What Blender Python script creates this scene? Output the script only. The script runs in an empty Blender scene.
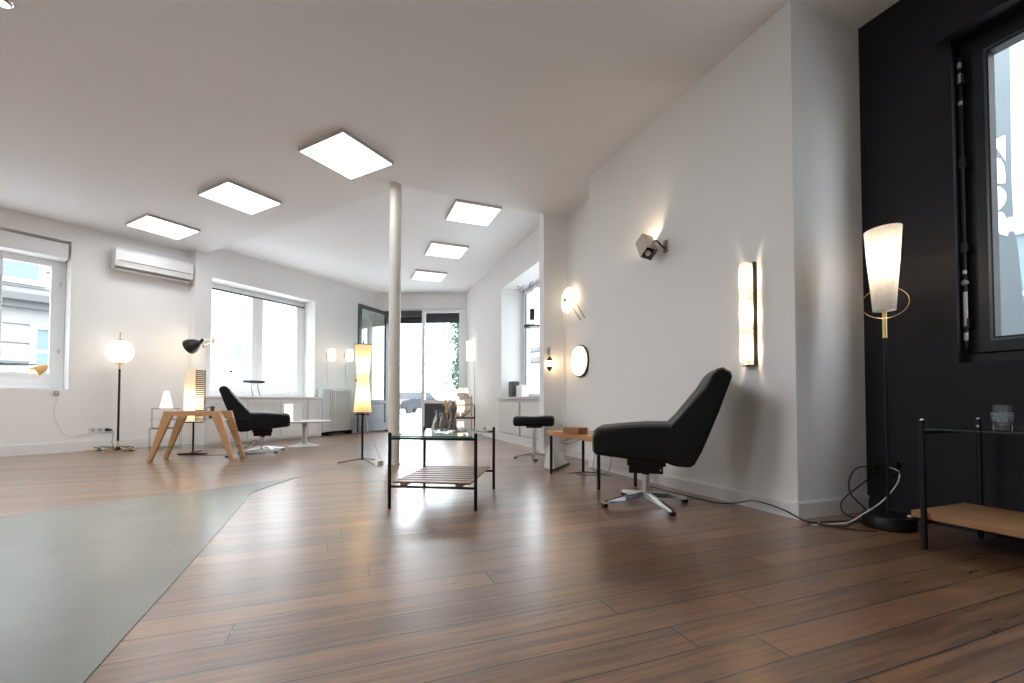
import bpy, bmesh, math, random
from math import sin, cos, pi, radians as R
from mathutils import Vector, Matrix

random.seed(7)
sc = bpy.context.scene
COL = sc.collection

# ------------------------------------------------------------------ camera, world, exposure
cam_d = bpy.data.cameras.new('camera')
cam_d.sensor_width = 36.0
cam_d.lens = 438.92 / 1024 * 36.0
cam_d.shift_y = (391.035 - 341.5) / 1024
cam_d.clip_start = 0.02
cam_d.clip_end = 300
cam = bpy.data.objects.new('camera', cam_d)
COL.objects.link(cam)
cam.matrix_world = Matrix.Translation((0, 0, 0.659)) @ Matrix.Rotation(R(90 + 1.433), 4, 'X') @ Matrix.Rotation(R(0.046), 4, 'Z')
sc.camera = cam

sc.view_settings.view_transform = 'Standard'
sc.view_settings.look = 'None'
sc.view_settings.gamma = 1.0
sc.view_settings.use_curve_mapping = False
sc.view_settings.exposure = 0.66

SKY = 6.0
PANEL = 7.2
PANEL_FAR = 1.1     # the far fittings are dimmer
PANEL_ADDED = 29.0  # strength of the unseen panels added behind the camera to brighten the near room
world = bpy.data.worlds.new('world')
sc.world = world
world.use_nodes = True
bg = world.node_tree.nodes['Background']
bg.inputs[0].default_value = (0.86, 0.93, 1.0, 1)
bg.inputs[1].default_value = SKY
cy = sc.cycles
cy.use_denoising = True
cy.max_bounces = 10
cy.diffuse_bounces = 6
cy.glossy_bounces = 4
cy.transmission_bounces = 8
cy.transparent_max_bounces = 12
cy.caustics_reflective = False
cy.caustics_refractive = False
cy.sample_clamp_indirect = 6.0

# ------------------------------------------------------------------ materials
MATS = {}

def nd(nt, t, **k):
    n = nt.nodes.new(t)
    for a, b in k.items():
        setattr(n, a, b)
    return n

def mat(name, col, rough=0.5, metal=0.0, var=0.04, scale=8.0, bump=0.0, emis=None, estr=0.0, spec=0.5):
    if name in MATS:
        return MATS[name]
    m = bpy.data.materials.new(name)
    m.use_nodes = True
    nt = m.node_tree
    b = nt.nodes['Principled BSDF']
    b.inputs['Roughness'].default_value = rough
    b.inputs['Metallic'].default_value = metal
    b.inputs['Specular IOR Level'].default_value = spec
    tc = nd(nt, 'ShaderNodeTexCoord')
    no = nd(nt, 'ShaderNodeTexNoise')
    no.inputs['Scale'].default_value = scale
    no.inputs['Detail'].default_value = 4
    nt.links.new(tc.outputs['Object'], no.inputs['Vector'])
    mx = nd(nt, 'ShaderNodeMix', data_type='RGBA')
    mx.inputs[6].default_value = (*[max(0, c * (1 - var)) for c in col], 1)
    mx.inputs[7].default_value = (*[min(1, c * (1 + var)) for c in col], 1)
    nt.links.new(no.outputs['Fac'], mx.inputs[0])
    nt.links.new(mx.outputs[2], b.inputs['Base Color'])
    if bump:
        bp = nd(nt, 'ShaderNodeBump')
        bp.inputs['Strength'].default_value = bump
        bp.inputs['Distance'].default_value = 0.01
        nt.links.new(no.outputs['Fac'], bp.inputs['Height'])
        nt.links.new(bp.outputs[0], b.inputs['Normal'])
    if emis:
        b.inputs['Emission Color'].default_value = (*emis, 1)
        b.inputs['Emission Strength'].default_value = estr
    MATS[name] = m
    return m

def wood(name, c1, c2, rough=0.45, axis=0):
    if name in MATS:
        return MATS[name]
    m = mat(name, c1, rough)
    nt = m.node_tree
    mx = [n for n in nt.nodes if n.type == 'MIX'][0]
    no = [n for n in nt.nodes if n.type == 'TEX_NOISE'][0]
    tc = [n for n in nt.nodes if n.type == 'TEX_COORD'][0]
    mp = nd(nt, 'ShaderNodeMapping')
    s = [30, 30, 30]
    s[axis] = 2.0
    mp.inputs['Scale'].default_value = s
    nt.links.new(tc.outputs['Object'], mp.inputs['Vector'])
    nt.links.new(mp.outputs[0], no.inputs['Vector'])
    no.inputs['Scale'].default_value = 1.0
    no.inputs['Distortion'].default_value = 0.6
    mx.inputs[6].default_value = (*c1, 1)
    mx.inputs[7].default_value = (*c2, 1)
    return m

def glass_pane(name, tint=(1, 1, 1), refl=0.06):
    if name in MATS:
        return MATS[name]
    m = bpy.data.materials.new(name)
    m.use_nodes = True
    nt = m.node_tree
    nt.nodes.clear()
    out = nd(nt, 'ShaderNodeOutputMaterial')
    tr = nd(nt, 'ShaderNodeBsdfTransparent')
    tr.inputs[0].default_value = (*tint, 1)
    gl = nd(nt, 'ShaderNodeBsdfGlossy')
    gl.inputs['Roughness'].default_value = 0.02
    fr = nd(nt, 'ShaderNodeLayerWeight')
    fr.inputs[0].default_value = 0.5
    pw = nd(nt, 'ShaderNodeMath', operation='POWER')
    pw.inputs[1].default_value = 4.0
    nt.links.new(fr.outputs['Facing'], pw.inputs[0])
    ma = nd(nt, 'ShaderNodeMath', operation='MULTIPLY_ADD')
    ma.inputs[1].default_value = 0.32
    ma.inputs[2].default_value = refl
    nt.links.new(pw.outputs[0], ma.inputs[0])
    mx = nd(nt, 'ShaderNodeMixShader')
    nt.links.new(ma.outputs[0], mx.inputs[0])
    nt.links.new(tr.outputs[0], mx.inputs[1])
    nt.links.new(gl.outputs[0], mx.inputs[2])
    nt.links.new(mx.outputs[0], out.inputs[0])
    MATS[name] = m
    return m

def glow(name, col, strength, base=(0.9, 0.88, 0.85)):
    return mat(name, base, 0.4, emis=col, estr=strength)

def shade(name, col, pattern=0.0, frac=0.75, pscale=90.0):
    """translucent lamp shade lit by the bulb inside it"""
    if name in MATS:
        return MATS[name]
    m = bpy.data.materials.new(name)
    m.use_nodes = True
    nt = m.node_tree
    nt.nodes.clear()
    out = nd(nt, 'ShaderNodeOutputMaterial')
    tc = nd(nt, 'ShaderNodeTexCoord')
    no = nd(nt, 'ShaderNodeTexNoise')
    no.inputs['Scale'].default_value = pscale
    no.inputs['Detail'].default_value = 3
    nt.links.new(tc.outputs['Object'], no.inputs['Vector'])
    mx = nd(nt, 'ShaderNodeMix', data_type='RGBA')
    mx.inputs[6].default_value = (*[c * (1 - pattern) for c in col], 1)
    mx.inputs[7].default_value = (*col, 1)
    rp = nd(nt, 'ShaderNodeMapRange')
    rp.inputs[1].default_value = 0.35
    rp.inputs[2].default_value = 0.6
    nt.links.new(no.outputs['Fac'], rp.inputs[0])
    nt.links.new(rp.outputs[0], mx.inputs[0])
    tl = nd(nt, 'ShaderNodeBsdfTranslucent')
    df = nd(nt, 'ShaderNodeBsdfDiffuse')
    nt.links.new(mx.outputs[2], tl.inputs[0])
    nt.links.new(mx.outputs[2], df.inputs[0])
    ms = nd(nt, 'ShaderNodeMixShader')
    ms.inputs[0].default_value = frac
    nt.links.new(df.outputs[0], ms.inputs[1])
    nt.links.new(tl.outputs[0], ms.inputs[2])
    nt.links.new(ms.outputs[0], out.inputs[0])
    MATS[name] = m
    return m

M_wall = mat('white_wall_paint', (0.86, 0.86, 0.85), 0.7, var=0.015, scale=1.5, bump=0.03)
M_ceil = mat('white_ceiling_paint', (0.87, 0.89, 0.905), 0.8, var=0.015, scale=1.0)
M_trim = mat('white_gloss_trim', (0.82, 0.82, 0.81), 0.4, var=0.01)
M_blackwall = mat('black_wall_paint', (0.0085, 0.0085, 0.0135), 0.6, var=0.2, scale=3, bump=0.05, spec=0.3)
M_blackframe = mat('black_window_paint', (0.011, 0.011, 0.014), 0.45, var=0.1, spec=0.35)
M_darkmetal = mat('black_metal', (0.006, 0.006, 0.007), 0.4, var=0.1, spec=0.3)
M_darkblue = mat('dark_slate_paint', (0.045, 0.055, 0.065), 0.4, var=0.08)
M_chrome = mat('chrome', (0.62, 0.63, 0.65), 0.16, 1.0, var=0.03)
M_brass = mat('brass', (0.75, 0.55, 0.25), 0.28, 1.0, var=0.05)
M_leather = mat('black_leather', (0.0045, 0.0045, 0.005), 0.42, var=0.3, scale=60, bump=0.08, spec=0.22)
M_plastic = mat('white_plastic', (0.78, 0.78, 0.77), 0.35, var=0.01)
M_cream = mat('cream_enamel', (0.72, 0.68, 0.61), 0.35, var=0.02)
M_cable = mat('black_cable', (0.012, 0.012, 0.012), 0.5, var=0.1)
M_wcable = mat('white_cable', (0.7, 0.7, 0.68), 0.5, var=0.02)
M_glass = glass_pane('window_glass', (0.97, 0.98, 0.98), 0.012)
M_tglass = glass_pane('table_glass', (0.90, 0.97, 0.94), 0.07)
M_gedge = mat('green_glass_edge', (0.05, 0.22, 0.16), 0.1, var=0.1)
M_street = mat('pale_street', (0.62, 0.62, 0.62), 0.8, var=0.05, scale=0.6)
M_facade = mat('pale_facade', (0.72, 0.70, 0.67), 0.8, var=0.05, scale=0.8)
M_facshade = mat('grey_stone', (0.10, 0.105, 0.105), 0.8, var=0.1)
M_oak = wood('oak_wood', (0.42, 0.21, 0.09), (0.55, 0.30, 0.14), 0.4, 2)
M_pine = wood('pine_wood', (0.50, 0.26, 0.12), (0.62, 0.36, 0.18), 0.45, 0)
M_benchwood = wood('bench_wood', (0.42, 0.18, 0.07), (0.55, 0.26, 0.11), 0.4, 0)
M_boxwood = wood('box_wood', (0.28, 0.11, 0.045), (0.36, 0.16, 0.07), 0.45, 0)
M_slat = wood('slat_wood', (0.20, 0.10, 0.06), (0.30, 0.16, 0.10), 0.42, 0)
M_bamboo = wood('bamboo_wood', (0.50, 0.30, 0.14), (0.62, 0.4, 0.2), 0.5, 2)

def floor_material():
    m = bpy.data.materials.new('worn_plank_floor')
    m.use_nodes = True
    nt = m.node_tree
    L = nt.links.new
    b = nt.nodes['Principled BSDF']
    tc = nd(nt, 'ShaderNodeTexCoord')
    mp = nd(nt, 'ShaderNodeMapping')
    mp.inputs['Rotation'].default_value = (0, 0, R(-20.8))
    L(tc.outputs['Object'], mp.inputs['Vector'])
    # slight wobble so board edges are not ruler straight
    wn = nd(nt, 'ShaderNodeTexNoise')
    wn.inputs['Scale'].default_value = 1.3
    L(mp.outputs[0], wn.inputs['Vector'])
    wm = nd(nt, 'ShaderNodeVectorMath', operation='MULTIPLY_ADD')
    wm.inputs[1].default_value = (0.02, 0.02, 0)
    L(wn.outputs['Color'], wm.inputs[0])
    L(mp.outputs[0], wm.inputs[2])
    br = nd(nt, 'ShaderNodeTexBrick')
    br.offset = 0.0
    br.squash = 1.0
    br.inputs['Color1'].default_value = (0, 0, 0, 1)
    br.inputs['Color2'].default_value = (1, 1, 1, 1)
    br.inputs['Mortar'].default_value = (0.5, 0.5, 0.5, 1)
    br.inputs['Scale'].default_value = 1.0
    br.inputs['Mortar Size'].default_value = 0.0036
    br.inputs['Mortar Smooth'].default_value = 0.6
    br.inputs['Bias'].default_value = 0.0
    br.inputs['Brick Width'].default_value = 2.6
    br.inputs['Row Height'].default_value = 0.118
    sx = nd(nt, 'ShaderNodeSeparateXYZ')
    L(wm.outputs[0], sx.inputs[0])
    dv = nd(nt, 'ShaderNodeMath', operation='DIVIDE'); dv.inputs[1].default_value = 0.118
    L(sx.outputs[1], dv.inputs[0])
    fl = nd(nt, 'ShaderNodeMath', operation='FLOOR'); L(dv.outputs[0], fl.inputs[0])
    rw = nd(nt, 'ShaderNodeTexWhiteNoise', noise_dimensions='1D'); L(fl.outputs[0], rw.inputs['W'])
    xo = nd(nt, 'ShaderNodeMath', operation='MULTIPLY_ADD'); xo.inputs[1].default_value = 2.6
    L(rw.outputs['Value'], xo.inputs[0]); L(sx.outputs[0], xo.inputs[2])
    cb = nd(nt, 'ShaderNodeCombineXYZ'); L(xo.outputs[0], cb.inputs[0]); L(sx.outputs[1], cb.inputs[1])
    L(cb.outputs[0], br.inputs['Vector'])
    gm = nd(nt, 'ShaderNodeMapping')
    gm.inputs['Scale'].default_value = (2.2, 46, 1)
    L(cb.outputs[0], gm.inputs['Vector'])
    gr = nd(nt, 'ShaderNodeTexNoise')
    gr.inputs['Scale'].default_value = 1.0
    gr.inputs['Detail'].default_value = 7
    gr.inputs['Distortion'].default_value = 0.9
    L(gm.outputs[0], gr.inputs['Vector'])
    big = nd(nt, 'ShaderNodeTexNoise')
    big.inputs['Scale'].default_value = 0.9
    big.inputs['Detail'].default_value = 3
    L(mp.outputs[0], big.inputs['Vector'])
    ramp = nd(nt, 'ShaderNodeValToRGB')
    e = ramp.color_ramp.elements
    e[0].position = 0.30; e[0].color = (0.100, 0.045, 0.020, 1)
    e[1].position = 0.76; e[1].color = (0.315, 0.150, 0.066, 1)
    mid = ramp.color_ramp.elements.new(0.5); mid.color = (0.178, 0.083, 0.038, 1)
    add = nd(nt, 'ShaderNodeMath', operation='MULTIPLY_ADD')
    add.inputs[1].default_value = 0.24
    L(br.outputs['Color'], add.inputs[0])
    L(gr.outputs['Fac'], add.inputs[2])
    ad2 = nd(nt, 'ShaderNodeMath', operation='MULTIPLY_ADD')
    ad2.inputs[1].default_value = 0.25
    L(big.outputs['Fac'], ad2.inputs[0])
    L(add.outputs[0], ad2.inputs[2])
    sb = nd(nt, 'ShaderNodeMath', operation='SUBTRACT')
    sb.inputs[1].default_value = 0.2
    L(ad2.outputs[0], sb.inputs[0])
    L(sb.outputs[0], ramp.inputs[0])
    # knots
    vo = nd(nt, 'ShaderNodeTexVoronoi')
    vo.inputs['Scale'].default_value = 1.0
    vm = nd(nt, 'ShaderNodeMapping')
    vm.inputs['Scale'].default_value = (1.3, 3.6, 1)
    L(mp.outputs[0], vm.inputs['Vector'])
    L(vm.outputs[0], vo.inputs['Vector'])
    kr = nd(nt, 'ShaderNodeMapRange')
    kr.inputs[1].default_value = 0.03
    kr.inputs[2].default_value = 0.085
    kr.inputs[3].default_value = 0.75
    kr.inputs[4].default_value = 0.0
    L(vo.outputs['Distance'], kr.inputs[0])
    km = nd(nt, 'ShaderNodeMix', data_type='RGBA')
    km.inputs[7].default_value = (0.035, 0.018, 0.012, 1)
    L(kr.outputs[0], km.inputs[0])
    L(ramp.outputs[0], km.inputs[6])
    gap = nd(nt, 'ShaderNodeMix', data_type='RGBA')
    gap.inputs[7].default_value = (0.012, 0.007, 0.005, 1)
    L(br.outputs['Fac'], gap.inputs[0])
    L(km.outputs[2], gap.inputs[6])
    L(gap.outputs[2], b.inputs['Base Color'])
    rr = nd(nt, 'ShaderNodeMapRange')
    rr.inputs[1].default_value = 0.3
    rr.inputs[2].default_value = 0.7
    rr.inputs[3].default_value = 0.27
    rr.inputs[4].default_value = 0.46
    L(gr.outputs['Fac'], rr.inputs[0])
    L(rr.outputs[0], b.inputs['Roughness'])
    b.inputs['Specular IOR Level'].default_value = 0.5
    b.inputs['Coat Weight'].default_value = 1.0
    b.inputs['Coat Roughness'].default_value = 0.27
    hs = nd(nt, 'ShaderNodeMath', operation='MULTIPLY_ADD')
    hs.inputs[1].default_value = -1.6
    L(br.outputs['Fac'], hs.inputs[0])
    L(gr.outputs['Fac'], hs.inputs[2])
    bp = nd(nt, 'ShaderNodeBump')
    bp.inputs['Strength'].default_value = 0.4
    bp.inputs['Distance'].default_value = 0.005
    L(hs.outputs[0], bp.inputs['Height'])
    L(bp.outputs[0], b.inputs['Normal'])
    return m

def concrete_material():
    m = mat('painted_concrete', (0.215, 0.215, 0.190), 0.25, var=0.2, scale=2.6)
    nt = m.node_tree
    b = nt.nodes['Principled BSDF']
    tc = [n for n in nt.nodes if n.type == 'TEX_COORD'][0]
    n2 = nd(nt, 'ShaderNodeTexNoise')
    n2.inputs['Scale'].default_value = 17
    n2.inputs['Detail'].default_value = 5
    nt.links.new(tc.outputs['Object'], n2.inputs['Vector'])
    bp = nd(nt, 'ShaderNodeBump')
    bp.inputs['Strength'].default_value = 0.3
    bp.inputs['Distance'].default_value = 0.006
    nt.links.new(n2.outputs['Fac'], bp.inputs['Height'])
    nt.links.new(bp.outputs[0], b.inputs['Normal'])
    return m

# ------------------------------------------------------------------ mesh helpers
def frame(origin, xdir=(1, 0, 0), zdir=(0, 0, 1)):
    z = Vector(zdir).normalized()
    x = Vector(xdir)
    x = (x - z * x.dot(z)).normalized()
    y = z.cross(x)
    m = Matrix((x, y, z)).transposed().to_4x4()
    m.translation = Vector(origin)
    return m

def box(bm, x0, x1, y0, y1, z0, z1, M=None):
    vs = [bm.verts.new((x, y, z)) for x in (x0, x1) for y in (y0, y1) for z in (z0, z1)]
    for f in ((0, 1, 3, 2), (4, 6, 7, 5), (0, 4, 5, 1), (2, 3, 7, 6), (0, 2, 6, 4), (1, 5, 7, 3)):
        bm.faces.new([vs[i] for i in f])
    if M:
        for v in vs:
            v.co = M @ v.co
    return vs

def ring_frames(pts):
    pts = [Vector(p) for p in pts]
    n = len(pts)
    out = []
    t0 = (pts[1] - pts[0]).normalized()
    up = Vector((0, 0, 1)) if abs(t0.z) < 0.9 else Vector((1, 0, 0))
    a = t0.cross(up).normalized()
    for i in range(n):
        t = (pts[min(i + 1, n - 1)] - pts[max(i - 1, 0)]).normalized()
        a = (a - t * a.dot(t)).normalized()
        out.append((pts[i], a, t.cross(a)))
    return out

def tube(bm, pts, r, seg=8, closed=False, radii=None):
    fr = ring_frames(pts)
    rings = []
    for i, (p, a, b) in enumerate(fr):
        rr = radii[i] if radii else r
        rings.append([bm.verts.new(p + (a * cos(2 * pi * k / seg) + b * sin(2 * pi * k / seg)) * rr) for k in range(seg)])
    m = len(rings)
    for i in range(m if closed else m - 1):
        A, B = rings[i], rings[(i + 1) % m]
        for k in range(seg):
            bm.faces.new((A[k], A[(k + 1) % seg], B[(k + 1) % seg], B[k]))
    if not closed:
        bm.faces.new(rings[0][::-1])
        bm.faces.new(rings[-1])

def cyl(bm, p0, p1, r0, r1=None, seg=20):
    tube(bm, [p0, p1], r0, seg, radii=[r0, r0 if r1 is None else r1])

def lathe(bm, prof, c=(0, 0, 0), seg=32, M=None, cap=True):
    rings = []
    allv = []
    for r, z in prof:
        if r < 1e-5:
            v = bm.verts.new((c[0], c[1], c[2] + z)); allv.append(v)
            rings.append([v])
        else:
            g = [bm.verts.new((c[0] + r * cos(2 * pi * k / seg), c[1] + r * sin(2 * pi * k / seg), c[2] + z)) for k in range(seg)]
            allv += g
            rings.append(g)
    for A, B in zip(rings, rings[1:]):
        for k in range(seg):
            k2 = (k + 1) % seg
            if len(A) == 1 and len(B) == 1:
                continue
            if len(A) == 1:
                bm.faces.new((A[0], B[k], B[k2]))
            elif len(B) == 1:
                bm.faces.new((A[k], A[k2], B[0]))
            else:
                bm.faces.new((A[k], A[k2], B[k2], B[k]))
    if cap:
        for g in (rings[0], rings[-1]):
            if len(g) > 1:
                bm.faces.new(g)
    if M:
        for v in allv:
            v.co = M @ v.co
    return allv

def sphere(bm, c, r, seg=24, rz=None, M=None):
    rz = rz or r
    n = seg // 2
    return lathe(bm, [(r * sin(pi * i / n), -rz * cos(pi * i / n)) for i in range(n + 1)], c, seg, M, False)

def prism(bm, poly, y0, y1, M=None):
    """poly in xz, extruded along y"""
    a = [bm.verts.new((x, y0, z)) for x, z in poly]
    b = [bm.verts.new((x, y1, z)) for x, z in poly]
    n = len(poly)
    bm.faces.new(a); bm.faces.new(b[::-1])
    for i in range(n):
        bm.faces.new((a[i], b[i], b[(i + 1) % n], a[(i + 1) % n]))
    if M:
        for v in a + b:
            v.co = M @ v.co
    return a + b

def slab(bm, poly, z0, z1):
    a = [bm.verts.new((x, y, z0)) for x, y in poly]
    b = [bm.verts.new((x, y, z1)) for x, y in poly]
    n = len(poly)
    bm.faces.new(a[::-1]); bm.faces.new(b)
    for i in range(n):
        bm.faces.new((a[i], a[(i + 1) % n], b[(i + 1) % n], b[i]))

def smooth_curve(pts, n=8):
    pts = [Vector(p) for p in pts]
    out = []
    P = [pts[0]] + pts + [pts[-1]]
    for i in range(1, len(P) - 2):
        a, b, c, d = P[i - 1:i + 3]
        for k in range(n):
            t = k / n
            out.append(0.5 * ((2 * b) + (c - a) * t + (2 * a - 5 * b + 4 * c - d) * t * t + (3 * b - a - 3 * c + d) * t ** 3))
    out.append(pts[-1])
    return out

def BM():
    return bmesh.new()

def obj(name, bm, m, parent=None, smooth=False, bevel=0.0, seg=2, label=None, subsurf=0):
    bmesh.ops.recalc_face_normals(bm, faces=bm.faces[:])
    me = bpy.data.meshes.new(name)
    bm.to_mesh(me)
    bm.free()
    me.materials.append(m)
    o = bpy.data.objects.new(name, me)
    COL.objects.link(o)
    if parent:
        o.parent = parent
    if smooth:
        for p in me.polygons:
            p.use_smooth = True
        try:
            me.set_sharp_from_angle(angle=R(40))
        except Exception:
            pass
    if bevel:
        md = o.modifiers.new('bevel', 'BEVEL')
        md.width = bevel
        md.segments = seg
        md.limit_method = 'ANGLE'
        md.angle_limit = R(35)
    if subsurf:
        md = o.modifiers.new('sub', 'SUBSURF')
        md.levels = subsurf
        md.render_levels = subsurf
    if label:
        o['label'] = label
    return o

def tag(o, label, cat, group=None, kind=None):
    if label:
        o['label'] = label
    if cat:
        o['category'] = cat
    if group:
        o['group'] = group
    if kind:
        o['kind'] = kind
    return o

def thing(name, label, cat, loc=(0, 0, 0), rz=0.0, group=None, M=None):
    o = bpy.data.objects.new(name, None)
    COL.objects.link(o)
    if M is not None:
        o.matrix_world = M
    else:
        o.location = loc
        o.rotation_euler = (0, 0, rz)
    return tag(o, label, cat, group)

def struct(name, bm, m, label=None, **k):
    o = obj(name, bm, m, **k)
    if not k.get('parent'):
        o['kind'] = 'structure'
        if label:
            o['label'] = label
    return o

def sthing(name, label, M):
    o = bpy.data.objects.new(name, None)
    COL.objects.link(o)
    o.matrix_world = M
    o['label'] = label
    o['kind'] = 'structure'
    return o

def dup(root, label=None, M=None, loc=None, rz=None):
    def cp(o, par):
        c = o.copy()
        COL.objects.link(c)
        c.parent = par
        for ch in o.children:
            cp(ch, c)
        return c
    r = cp(root, None)
    if M is not None:
        r.matrix_world = M
    if loc is not None:
        r.location = loc
        r.rotation_euler = (0, 0, rz or 0)
    if label:
        r['label'] = label
    return r

def point(name, loc, power, col, parent, rad=0.03):
    l = bpy.data.lights.new(name, 'POINT')
    l.energy = power
    l.color = col
    l.shadow_soft_size = rad
    o = bpy.data.objects.new(name, l)
    COL.objects.link(o)
    o.parent = parent
    o.location = loc
    return o

WARM = (1.0, 0.62, 0.30)
WARM2 = (1.0, 0.76, 0.52)

# ------------------------------------------------------------------ wall frames: x along the wall, y outward, z up
ZN, ZF = 2.996, 3.132
def wframe(A, B):
    A = Vector((A[0], A[1], 0)); B = Vector((B[0], B[1], 0))
    return frame(A, B - A)
F_left = wframe((-6.145, 5.249), (-4.986, 6.884))
F_alc = wframe((-4.697, 7.046), (-3.13, 9.99))
F_door = wframe((-3.13, 9.99), (-1.014, 9.812))
F_right = wframe((-1.014, 9.812), (0.66, 5.37))
F_pil = wframe((0.394, 5.400), (0.672, 5.482))
F_nib = wframe((0.672, 5.482), (0.878, 4.971))
F_main = wframe((0.797, 4.516), (1.618, 2.498))
F_ret = wframe((1.618, 2.498), (2.166, 2.691))
F_black = wframe((2.166, 2.691), (2.566, 1.775))

def wall(name, F, s0, s1, zt, th, m, openings=(), label=None):
    bm = BM()
    x = s0
    for a, b, z0, z1 in sorted(openings):
        box(bm, x, a, 0, th, -0.02, zt)
        if z0 > 0:
            box(bm, a, b, 0, th, -0.02, z0)
        if z1 < zt:
            box(bm, a, b, 0, th, z1, zt)
        x = b
    box(bm, x, s1, 0, th, -0.02, zt)
    o = struct(name, bm, m, label)
    o.matrix_world = F
    return o

def board(name, F, s0, s1, h, m, label=None, d=0.016):
    bm = BM()
    box(bm, s0, s1, -d, 0, 0.0, h)
    box(bm, s0, s1, -d * 0.5, 0, h, h + 0.008)
    o = struct(name, bm, m, label)
    o.matrix_world = F
    return o

wall('wall_left', F_left, -6.2, 2.15, ZN + .05, 0.45, M_wall, [(-4.6, -2.8, 0.824, 2.765), (-1.25, 0.595, 0.824, 2.765)], 'white wall on the left with the tall white window and the air conditioner')
wall('wall_window', F_alc, -0.375, 3.7, ZF + .05, 0.42, M_wall, [(-0.14, 1.755, 0.755, 2.635)], 'white wall behind the cabinet with the wide bright window')
bm = BM(); box(bm, -0.375, -0.33, 0.1, 0.36, -0.02, ZF + .05)
wall('wall_far', F_door, -0.4, 2.3, ZF + .05, 0.30, M_wall, [(0.30, 2.06, 0.0, 2.735)], 'white far wall around the glazed street door')
bm.free()
wall('wall_right_far', F_right, -0.3, 4.66, ZF + .05, 0.47, M_wall, [(2.35, 4.35, 0.735, 2.635)], 'white wall on the right beyond the stool, with a deep window')
bm = BM(); slab(bm, [(0.394, 5.400), (0.672, 5.482), (1.15, 5.63), (1.10, 5.80), (0.345, 5.55)], -0.02, ZF + .05)
struct('wall_pier', bm, M_wall, 'white wall face with the small sconce, left of the two round lamps')
bm = BM(); slab(bm, [(0.672, 5.482), (1.06, 4.52), (1.35, 4.62), (1.0, 5.62)], -0.02, ZF + .05)
struct('wall_recess', bm, M_wall, 'short white wall carrying the two round wall lamps')
wall('wall_right', F_main, 0.0, 2.179, ZN + .05, 0.30, M_wall, (), 'large white wall on the right behind the lounge chair')
bm = BM(); slab(bm, [(1.618, 2.498), (2.166, 2.691), (2.30, 2.85), (1.9, 2.90), (1.5, 2.8)], -0.02, ZN + .05)
struct('wall_return', bm, M_wall, 'narrow pale wall between the white wall and the black wall')
wall('wall_black', F_black, 0.0, 5.9, ZN + .05, 0.35, M_blackwall, [(0.43, 1.95, 0.865, 2.60)], 'matt black wall at the right edge of the room')
bm = BM()
slab(bm, [(-9.73, 0.19), (-9.95, 0.0), (-6.2, -3.4), (-5.9, -3.1)], -0.02, ZN + .05)
struct('wall_back_left', bm, M_wall)
F_back = wframe((4.6, -2.9), (-6.2, -3.15))
wall('wall_back', F_back, 0, 10.9, ZN + .05, 0.3, M_wall, [])

# floor
bm = BM(); slab(bm, [(-11, 1), (-6.3, -3.6), (5, -3.6), (5, 0), (2.6, 3.2), (1.4, 5.8), (-1.0, 10.12), (-3.3, 10.3), (-5.3, 7.6), (-6.6, 5.6)], -0.06, 0.0)
floor = struct('floor', bm, floor_material(), 'worn brown wooden plank floor')
bm = BM(); slab(bm, [(-1.003, 1.046), (-1.44, 2.13), (-1.88, 3.19), (-1.895, 3.60), (-1.86, 3.87), (-2.412, 3.135), (-2.926, 2.526), (-6.5, -1.7), (-4.0, -2.6), (0.45, -2.6)], -0.01, 0.003)
struct('floor_patch', bm, concrete_material(), 'grey painted concrete area let into the plank floor')

# ceilings
bm = BM(); slab(bm, [(-10.3, 0.3), (-6.2, -3.5), (5, -3.5), (3.0, 2.0), (2.4, 3.1), (1.45, 3.0), (1.1, 4.9), (0.95, 5.57), (0.394, 5.400), (-1.166, 4.717), (-1.351, 4.796), (-4.76, 6.827), (-4.95, 7.2), (-6.6, 5.4)], ZN, ZF + .04)
struct('ceiling', bm, M_ceil, 'low white ceiling nearest the camera')
bm = BM(); slab(bm, [(-6, 6), (-1.2, 4.2), (1.6, 4.9), (1.6, 6), (-0.6, 10.3), (-3.4, 10.5)], ZF, ZF + .12)
struct('ceiling_far', bm, mat('ceiling_paint_window_lit', (0.92, 0.935, 0.95), 0.8, var=0.01), 'higher white ceiling over the far end of the room')  # whiter, bluer than the near ceiling: window light put into the colour

# baseboards
board('baseboard_left', F_left, -6.0, 2.0, 0.125, M_trim)
board('baseboard_window', F_alc, -0.375, 3.33, 0.10, M_trim)
board('baseboard_right_far', F_right, 0.0, 4.55, 0.11, M_trim)
board('baseboard_pier', F_pil, 0.0, 0.29, 0.085, M_trim)
board('baseboard_recess', F_nib, 0.0, 0.95, 0.085, M_trim)
board('baseboard_right', F_main, 0.0, 2.195, 0.080, M_trim)
board('baseboard_return', F_ret, -0.016, 0.58, 0.088, M_trim)
board('baseboard_black', F_black, 0.0, 5.8, 0.07, M_blackframe)

# column
bm = BM()
ct, cb = Vector((-1.254, 4.674, ZN)), Vector((-1.254, 4.674, 0))
cyl(bm, cb, ct, 0.062, 0.062, 32)
cyl(bm, cb, cb + Vector((0, 0, 0.012)), 0.072, 0.072, 32)
struct('trim_column', bm, M_cream, 'slim round cream column in the middle of the room', smooth=True)

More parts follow.
